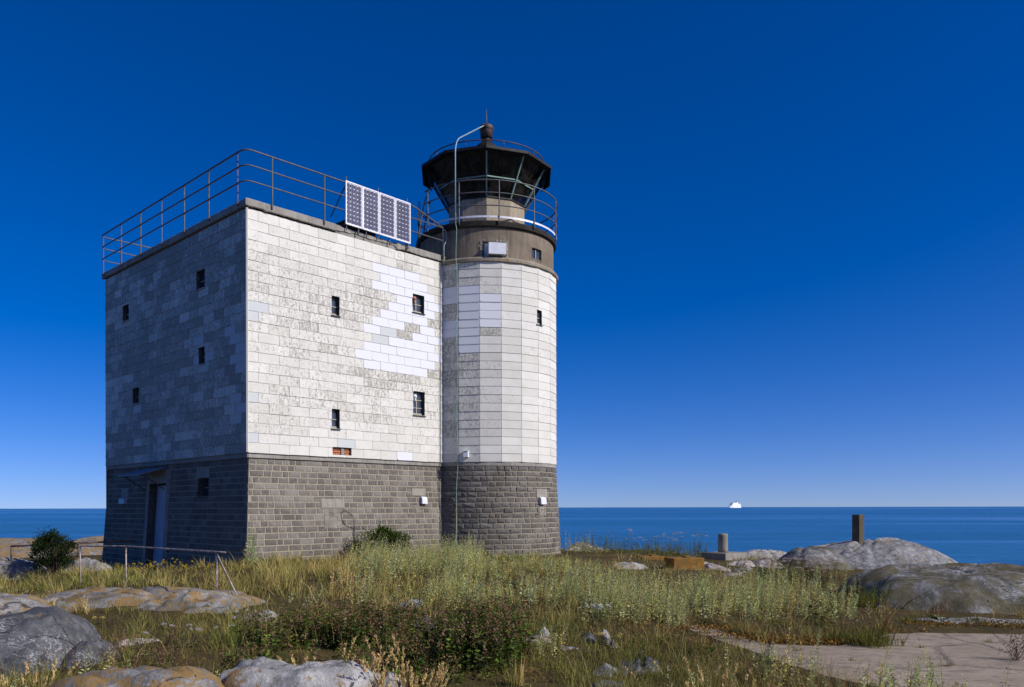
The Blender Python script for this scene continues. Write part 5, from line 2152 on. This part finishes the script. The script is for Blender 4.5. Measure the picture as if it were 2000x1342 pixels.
worm(2100, 670, 955, 13.8, 19.2, .34, .60, 56)
worm(900, 900, 1160, 13.0, 16.5, .22, .36, 50)
worm(800, 820, 1180, 11.6, 13.6, .26, .44, 56)
worm(1900, 1090, 1680, 10.9, 14.4, .30, .56, 60)
worm(700, 1130, 1520, 10.7, 12.4, .34, .60, 60)
worm(300, 1500, 1740, 11.2, 14.4, .28, .48, 50)
worm(130, 640, 960, 11.4, 14, .22, .42)
worm(90, 500, 650, 10.6, 12.2, .22, .38)
worm(60, 470, 530, 15.4, 17.2, .4, .75)
worm(60, 1040, 1110, 8.4, 9.4, .22, .36, 60)
worm(50, 1230, 1420, 6.3, 7.6, .2, .36)
worm(150, 1400, 1640, 6.8, 8.2, .30, .52, 80)
worm(170, 1600, 1980, 6.2, 7.1, .32, .50, 80)
worm(80, 130, 290, 7.4, 8.6, .22, .40)
worm(50, -40, 140, 7.2, 8.2, .2, .36)
worm(110, 1080, 1200, 21.5, 26, .35, .6)
worm(40, 340, 520, 11, 14, .2, .36)
o = fl.build('wormwood', M_LEAF)
tag(o, 'silvery green wormwood spikes massed in front of the tower', 'plants', kind='stuff')

# ---- dark leafy plants with brown seed heads
fl = Flora()
DK = (0.075, 0.11, 0.022)


def nettle(n, x0, x1, D0, D1, h0, h1, nl=34):
    P = scatter(n, x0, x1, D0, D1, band(x0, x1, D0, D1, 50), on_rock=0)
    m = len(P)
    H = h0 + (h1 - h0) * rng.random(m)
    c = vary(DK, m, .25, .1)
    lt = rng.random(m) < .25
    c[lt] = vary((.14, .185, .035), int(lt.sum()), .2, .08)
    stalks(fl, P, H, nl, .085, c, .35, .05, .55, .08, (.10, .07, .04), .02)
    # seed heads: clusters of small brown specks on the upper stem
    k = 26
    t = .58 + .44 * rng.random((m, k))
    a = rng.random((m, k)) * 6.283
    rr = .035 * rng.random((m, k))
    q = np.stack([P[:, None, 0] + rr * np.cos(a) + .02 * t, P[:, None, 1] + rr * np.sin(a), P[:, None, 2] + H[:, None] * t], -1).reshape(-1, 3)
    d = rng.normal(size=(m * k, 3)); d /= np.linalg.norm(d, axis=1)[:, None]
    hc = np.repeat(vary((.25, .155, .085), m, .25, .06), k, 0) * (1 + rng.normal(0, .2, (m * k, 1)))
    fl.leaves(q, d, .026, .016, np.clip(hc, .01, .5))


nettle(720, 420, 1010, 8.2, 10.4, .20, .50)
nettle(260, 480, 800, 9.6, 10.9, .20, .40)
nettle(340, 850, 1030, 8.1, 10.2, .34, .64)
nettle(60, 380, 560, 9.0, 11.4, .16, .38)
nettle(90, 540, 900, 7.5, 8.5, .12, .30)
nettle(40, 1560, 1720, 10.6, 11.2, .2, .42)
nettle(60, 1440, 1640, 15.5, 18, .16, .34)
P = scatter(420, 400, 1040, 8.0, 11.0, band(400, 1040, 8.0, 11.0, 40), on_rock=0)   # straw stalks among them
fl.blades(P, .2 + .28 * rng.random(len(P)), rng.normal(0, .11, (len(P), 2)), np.full(len(P), .0045), vary((.42, .29, .12), len(P)), .8)
o = fl.build('nettles', M_LEAF)
tag(o, 'dark green nettles with brown seed heads filling the middle foreground', 'plants', kind='stuff')

# ---- low rusty brown herbs
fl = Flora()


def herb(n, x0, x1, D0, D1, h0, h1, base, nl=22, ls=.035):
    P = scatter(n, x0, x1, D0, D1, band(x0, x1, D0, D1, 40), on_rock=.0)
    m = len(P)
    H = h0 + (h1 - h0) * rng.random(m)
    stalks(fl, P, H, nl, ls, vary(base, m, .25, .1), .5, .06, .2, .18, (.15, .09, .05))


herb(1300, -400, 460, 7.3, 10.4, .18, .42, (.21, .13, .08), 26)
herb(420, 420, 1000, 7.8, 10.6, .2, .48, (.19, .12, .07), 26)
herb(600, 1000, 1560, 7.2, 11, .10, .28, (.24, .15, .06))
herb(340, 1480, 1760, 11.4, 14.5, .2, .44, (.30, .145, .06))
herb(260, 1240, 1660, 14.0, 17.0, .14, .30, (.28, .18, .12))
herb(200, 640, 900, 17.2, 20, .2, .5, (.19, .13, .07))
herb(240, 1100, 1380, 21, 26, .2, .5, (.12, .135, .04), 26)
herb(420, 1120, 1390, 21.5, 25, .25, .6, (.11, .16, .04), 34, .05)
herb(200, 20, 220, 15, 20, .12, .3, (.05, .065, .025), 24)
herb(260, -150, 480, 13, 18, .15, .34, (.24, .19, .06))
herb(900, -300, 1000, 7.4, 10.8, .05, .14, (.14, .17, .045), 16, .05)
herb(700, 1000, 1500, 7.4, 10.6, .05, .13, (.16, .16, .05), 16, .045)
herb(160, 960, 1200, 10.2, 12, .08, .18, (.17, .21, .08), 20, .05)
o = fl.build('brown_herbs', M_LEAF)
tag(o, 'low rusty brown herbs between grass and rocks', 'plants', kind='stuff')

# ---- orange moss cushions along the slab edge and rock cracks
fl = Flora()
for px_, D_, n_ in ((1400, 10.7, 220), (1450, 10.05, 220), (1520, 9.75, 320), (1590, 9.7, 320), (1660, 9.75, 240), (1730, 10.6, 160), (1830, 11.15, 260), (1960, 11.2, 260), (1350, 10.6, 140), (2040, 11.1, 160), (1440, 10.2, 60)):
    c = pix(px_, 1000, D_)
    X = c.x + rng.normal(0, .28, n_); Y = c.y + rng.normal(0, .09, n_)
    t, r = ground_z(X, Y)
    z = np.maximum(np.maximum(t, r), np.where(in_slab(X, Y), SLZ, -9))
    P = np.stack([X, Y, z + .035 * rng.random(n_)], 1)
    d = rng.normal(size=(n_, 3)); d[:, 2] = np.abs(d[:, 2]) + .3; d /= np.linalg.norm(d, axis=1)[:, None]
    fl.leaves(P, d, .035, .022, vary((.24, .14, .035), n_, .25, .08))
o = fl.build('moss', M_LEAF)
tag(o, 'orange moss cushions along the back edge of the slab', 'moss', kind='stuff')


# ---- things one can pick out
def tussock(px, D, n, h0, h1, spread, label, seedy=True, base=STRAW, fan=.25, group=None, name='grass_tussock', cat='grass'):
    c = pix(px, 1000, D)
    X = c.x + rng.normal(0, spread, n); Y = c.y + rng.normal(0, spread * .7, n)
    t, r = ground_z(X, Y)
    z = np.maximum(np.maximum(t, r), np.where(in_slab(X, Y), SLZ, -9))
    P = np.stack([X, Y, z - .02], 1)
    h = h0 + (h1 - h0) * rng.random(n)
    fx_ = np.stack([(X - c.x) / spread * fan, (Y - c.y) / spread * fan], 1) * h[:, None] * .5 + rng.normal(0, .10, (n, 2)) * h[:, None]
    f = Flora()
    cc = vary(base, n, .15, .05)
    f.blades(P, h, fx_, np.full(n, .0055), cc, .9)
    if seedy:
        k = 34
        tt = .70 + .30 * rng.random((n, k))
        q = np.stack([P[:, None, 0] + fx_[:, None, 0] * tt ** 1.9, P[:, None, 1] + fx_[:, None, 1] * tt ** 1.9, P[:, None, 2] + h[:, None] * tt], -1).reshape(-1, 3)
        q += rng.normal(0, .004, q.shape)
        d = np.stack([rng.normal(0, .35, n * k), rng.normal(0, .35, n * k), np.ones(n * k)], 1)
        d /= np.linalg.norm(d, axis=1)[:, None]
        f.leaves(q, d, .030, .011, np.repeat(vary((.62, .46, .20), n, .12, .04), k, 0))
    m = n * 3
    i = rng.integers(0, n, m)
    f.blades(P[i] + rng.normal(0, .015, (m, 3)) * [1, 1, 0], h[i] * .55, rng.normal(0, .3, (m, 2)) * h[i][:, None], np.full(m, .006), vary(OLIVE if not seedy else BROWN, m, .25, .1))
    return tag(f.build(name, M_DRY, None, (c.x, c.y, float(terrain(np.array([c.x]), np.array([c.y]))[0]))), label, cat, group)


tg_ = 'golden seeding grass tussocks'
tussock(800, 6.9, 40, .26, .42, .13, 'golden seeding grass tussock behind the small pale rock at the bottom edge', group=tg_)
tussock(745, 6.7, 18, .2, .36, .09, 'smaller golden grass tussock beside the knobbly pale rock', group=tg_)
tussock(620, 7.5, 16, .3, .5, .22, 'thin golden grass leaning over the knobbly pale rock', group=tg_, fan=.5)
tussock(1385, 7.2, 15, .22, .42, .16, 'golden grass stalks before the broken edge of the slab', group=tg_, fan=.4)
tussock(1470, 6.5, 12, .2, .34, .14, 'golden grass stalks at the bottom right of centre', group=tg_, fan=.4)
tussock(672, 12.2, 14, .35, .55, .12, 'tall reddish gold grass in the meadow below the conduit', group=tg_)
tussock(1005, 7.9, 22, .22, .38, .06, 'upright straw tuft at the bottom centre', False, STRAW, .2, tg_)
tussock(1290, 9.6, 26, .2, .34, .09, 'straw tuft between wormwood and slab', False, STRAW, .2, tg_)
tussock(50, 7.4, 16, .2, .36, .2, 'pinkish bent grass stalks in front of the veined boulder', True, (.3, .19, .11), .6, tg_)
tg2 = 'dark green tufts on the slab'
tussock(1705, 9.55, 150, .16, .34, .13, 'big green tuft growing on the concrete slab', False, (.09, .10, .025), .5, tg2, 'grass_tuft')
tussock(1640, 9.9, 110, .16, .30, .12, 'green brown tuft at the back edge of the slab', False, (.10, .095, .03), .5, tg2, 'grass_tuft')
tussock(1780, 11.35, 60, .08, .18, .09, 'small round tuft in front of the mossy rock', False, (.11, .10, .035), .6, tg2, 'grass_tuft')
tussock(1905, 11.3, 60, .07, .15, .10, 'low tuft on the ledge in front of the mossy rock', False, (.12, .10, .04), .6, tg2, 'grass_tuft')
tussock(1985, 11.2, 50, .07, .14, .10, 'low tuft on the ledge at the right edge', False, (.12, .09, .04), .6, tg2, 'grass_tuft')
for k_, (px_, D_) in enumerate(((1560, 9.2), (1800, 9.4), (1850, 8.3), (1930, 9.8), (1660, 8.6))):
    tussock(px_, D_, 14, .03, .09, .03, ['tiny weed in the narrow part of the slab', 'tiny weed in the middle of the slab behind', 'tiny weed low on the open slab', 'tiny weed on the slab near the right edge', 'tiny weed near the broken front of the slab'][k_], False, (.13, .13, .04), .8, 'tiny weeds in the slab cracks', 'grass_tuft')
tussock(1690, 13.2, 150, .25, .45, .18, 'bright green tuft beside the mossy rock', False, (.075, .115, .02), .4, tg2, 'grass_tuft')
tussock(1450, 21.2, 60, .12, .25, .13, 'straw tuft at the corner of the post plinth', False, (.19, .15, .06), .5, tg2, 'grass_tuft')
tussock(1520, 20.2, 60, .12, .22, .18, 'brown tuft on the pink rubble rocks', False, (.15, .12, .05), .5, tg2, 'grass_tuft')


def yarrow(px, D, n, h0, h1, spread, label, colr=(.62, .56, .58), group='white flower clumps', rad=.035, name='yarrow', stem=(.12, .10, .05)):
    c = pix(px, 1000, D)
    X = c.x + rng.normal(0, spread, n); Y = c.y + rng.normal(0, spread * .8, n)
    t, r = ground_z(X, Y)
    P = np.stack([X, Y, np.maximum(t, r) - .02], 1)
    h = h0 + (h1 - h0) * rng.random(n)
    ln = rng.normal(0, .08, (n, 2))
    f = Flora()
    f.blades(P, h, ln, np.full(n, .007), vary(stem, n), .5)
    k = 40
    a, q_ = rng.random((n, k)) * 6.283, np.sqrt(rng.random((n, k)))
    R_ = (rad * (.6 + .8 * rng.random(n)))[:, None]
    q = np.stack([P[:, None, 0] + ln[:, None, 0] + R_ * q_ * np.cos(a), P[:, None, 1] + ln[:, None, 1] + R_ * q_ * np.sin(a), P[:, None, 2] + h[:, None] + .02 * (1 - q_ ** 2) + rng.normal(0, .004, (n, k))], -1).reshape(-1, 3)
    d = rng.normal(size=(n * k, 3)); d[:, 2] *= .4; d /= np.linalg.norm(d, axis=1)[:, None]
    f.leaves(q, d, .014, .012, np.repeat(vary(colr, n, .15, .04), k, 0) * (1 + rng.normal(0, .12, (n * k, 1))))
    stalks(f, P, h * .8, 14, .05, vary((.07, .085, .03), n), .5, .05, .3, .1)
    return tag(f.build(name, M_LEAF, None, (c.x, c.y, float(terrain(np.array([c.x]), np.array([c.y]))[0]))), label, 'flowers', group)


yarrow(900, 6.7, 8, .12, .2, .07, 'white yarrow heads at the bottom edge left of the pale stone')
yarrow(945, 6.7, 7, .12, .2, .07, 'mixed white and yellow green yarrow heads at the bottom centre', (.5, .5, .26))
yarrow(1168, 10.9, 12, .18, .3, .10, 'white flowers below the wormwood in the centre', (.72, .72, .68), rad=.022)
yarrow(1590, 16.6, 46, .32, .54, .42, 'pinkish white yarrow in front of the whaleback rock', (.55, .46, .44), rad=.055)
yarrow(1540, 17.5, 12, .25, .42, .3, 'faded yarrow heads by the pink rubble rocks', (.36, .29, .27), rad=.05)
yarrow(380, 9.6, 9, .2, .32, .2, 'fluffy white seed heads left of the nettles', (.48, .44, .40), rad=.03)
yarrow(150, 10.9, 8, .08, .14, .12, 'yellow flower heads behind the veined boulder', (.58, .48, .12), rad=.035)
yarrow(1182, 9.4, 5, .14, .2, .05, 'pale yellow flower heads beside the two whitish stones', (.5, .44, .16), rad=.035)
yarrow(490, 10.6, 16, .16, .26, .14, 'white flower cluster below the braced railing post', (.50, .46, .45), rad=.03)
yarrow(305, 16.6, 34, .2, .32, .45, 'yellow goldenrod in front of the lighthouse door', (.50, .38, .02), rad=.02)
yarrow(385, 15.5, 16, .2, .30, .4, 'yellow goldenrod right of the middle railing post', (.50, .38, .03), rad=.018)
yarrow(1190, 23.4, 10, .45, .65, .5, 'brown seed heads standing against the sea by the tower', (.20, .13, .10), rad=.06)
yarrow(1295, 22.6, 26, .42, .72, .55, 'tall white and brown umbels against the sea', (.46, .40, .38), rad=.06)
yarrow(1352, 22.6, 7, .6, .8, .15, 'tallest brown umbels beside the round concrete post', (.24, .18, .12), rad=.08)
yarrow(1500, 6.4, 6, .14, .24, .12, 'pale yellow flower heads at the bottom right', (.5, .44, .14))
yarrow(1700, 6.1, 5, .16, .26, .14, 'pale yellow heads in front of the slab', (.5, .45, .16))


def dock(px, D, h, label):
    c = pix(px, 1000, D)
    z = max(gz(c.x, c.y), SLZ if bool(in_slab(np.array([c.x]), np.array([c.y]))[0]) else -9)
    f = Flora()
    P = np.array([[c.x, c.y, z - .02]] * 2) + rng.normal(0, .015, (2, 3)) * [1, 1, 0]
    H = np.array([h, h * .8])
    stalks(f, P, H, 150, .022, vary((.17, .045, .022), 2, .15, .05), .8, .06, .0, .06, (.15, .06, .03), .45)
    f.leaves(np.repeat(P, 4, 0) + [0, 0, .06], np.array([[math.cos(q), math.sin(q), .5] for q in rng.random(8) * 6.28]) / 1.12, .12, .035, vary((.06, .10, .02), 8))
    return tag(f.build('dock_plant', M_LEAF, None, (c.x, c.y, z)), label, 'plant', 'rusty red dock plants')


dock(1840, 11.3, .36, 'tallest rusty red dock plant in front of the mossy rock')
dock(1822, 11.4, .30, 'shorter dock plant left of the tallest one at the mossy rock')
dock(1728, 9.7, .40, 'brown dock plant rising from the big green tuft on the slab')
dock(1500, 8.7, .36, 'dark red dock plant at the broken edge of the slab')
dock(1385, 9.0, .30, 'thin red dock plant left of the slab edge')

# thin dead stalks at the bottom right
for px_, D_, lb in ((1655, 6.6, 'thin dead stalk standing before the slab'), (1730, 6.5, 'forked dead stalk at the bottom right'), (1780, 6.3, 'tall dead stalk at the bottom right of the slab'), (1985, 8.6, 'reddish dry bush at the right edge of the slab')):
    c = pix(px_, 1000, D_)
    z = max(gz(c.x, c.y), SLZ if bool(in_slab(np.array([c.x]), np.array([c.y]))[0]) else -9)
    f = Flora()
    nn = 3 if px_ < 1900 else 26
    P = np.array([[c.x, c.y, z]] * nn) + rng.normal(0, .02, (nn, 3)) * [1, 1, 0]
    h = (.3 + .15 * rng.random(nn)) if nn == 3 else .12 + .25 * rng.random(nn)
    f.blades(P, h, rng.normal(0, .1 if nn == 3 else .5, (nn, 2)) * h[:, None], np.full(nn, .006), vary((.12, .075, .05), nn), .3)
    tt = .3 + .7 * rng.random(nn * 9)
    i = np.repeat(np.arange(nn), 9)
    f.leaves(P[i] + np.stack([rng.normal(0, .012 if nn == 3 else .07, nn * 9), rng.normal(0, .012, nn * 9), h[i] * tt], 1), np.tile([[.5, .1, .85]], (nn * 9, 1)), .03, .008, vary((.16, .09, .06), nn * 9))
    tag(f.build('dead_stalk', M_DRY, None, (c.x, c.y, z)), lb, 'plant')


# ---- the two shrubs
def shrub(px, D, rx, ry, h, zlow, label, base, nclump, nleaf, leaf, stems=5, name='shrub'):
    c = pix(px, 1000, D)
    z = gz(c.x, c.y) - .03
    root = empty(name, (c.x, c.y, z), label, 'shrub')
    f = Flora()
    tips = []
    for k in range(nclump):
        a, u = rng.random() * 6.283, rng.random() ** .45 * (1.0 if rng.random() < .8 else 1.28)
        zz = zlow + (h - zlow) * rng.random() ** .75 * (1.0 if rng.random() < .85 else 1.14)
        prof = math.sqrt(max(0.08, 1 - ((zz - (zlow + (h - zlow) * .42)) / ((h - zlow) * .62)) ** 2))
        p = np.array([c.x + rx * u * prof * math.cos(a), c.y + ry * u * prof * math.sin(a), z + zz])
        tips.append(p)
        n = nleaf
        out = np.array([math.cos(a) * u, math.sin(a) * u, .75])
        q = p + rng.normal(0, 1, (n, 3)) * np.array([.05, .05, .05]) * (.6 + rng.random())
        d = rng.normal(0, .6, (n, 3)) + out
        d /= np.linalg.norm(d, axis=1)[:, None]
        cc = vary(base, 1, .28, .10)
        f.leaves(q, d, leaf * (.6 + .8 * rng.random(n)), leaf * .42, np.clip(np.repeat(cc, n, 0) * (1 + rng.normal(0, .22, (n, 1))), .003, .6))
    f.build('foliage', M_LEAF, root)
    mb = MB()
    for k in range(stems):
        t = tips[int(rng.integers(0, len(tips)))]
        a = Vector((c.x + rng.normal(0, rx * .14), c.y + rng.normal(0, ry * .12), z - .1))
        b = Vector(t)
        m = a.lerp(b, .5) + Vector((rng.normal(0, .05), 0, .05))
        mb.tube([a, m, b], [.022, .015, .006], 6)
    mb.build('stem', mat_plain('dark_bark', (.035, .026, .018), (.08, .06, .04), 20, .9), root, True)
    return root


shrub(104, 18.6, .46, .42, .92, .24, 'dark green bush with bare lower stems in front of the left shore rocks', (.028, .045, .015), 135, 52, .05, 26)
shrub(746, 18.9, .62, .40, .66, .02, 'green shrub growing against the stone wall under the lighthouse front', (.075, .11, .022), 110, 50, .06, 14)
shrub(700, 19.0, .16, .16, .55, .1, 'small pale leaved sapling beside the wall conduit', (.13, .16, .08), 22, 34, .045, 3)
# tall weed at the house corner
f = Flora()
c = pix(492, 1000, 16.9)
zc0 = gz(c.x, c.y)
P = np.array([[c.x + q * .05, c.y, zc0 - .02] for q in (-2, 0, 1, 3)])
stalks(f, P, np.array([.82, .5, .6, .66]), 150, .06, vary(PALW, 4), .8, .10, .1, .10)
tag(f.build('tall_weed', M_LEAF, None, (c.x, c.y, zc0)), 'tall pale green weed at the near corner of the lighthouse', 'plant')
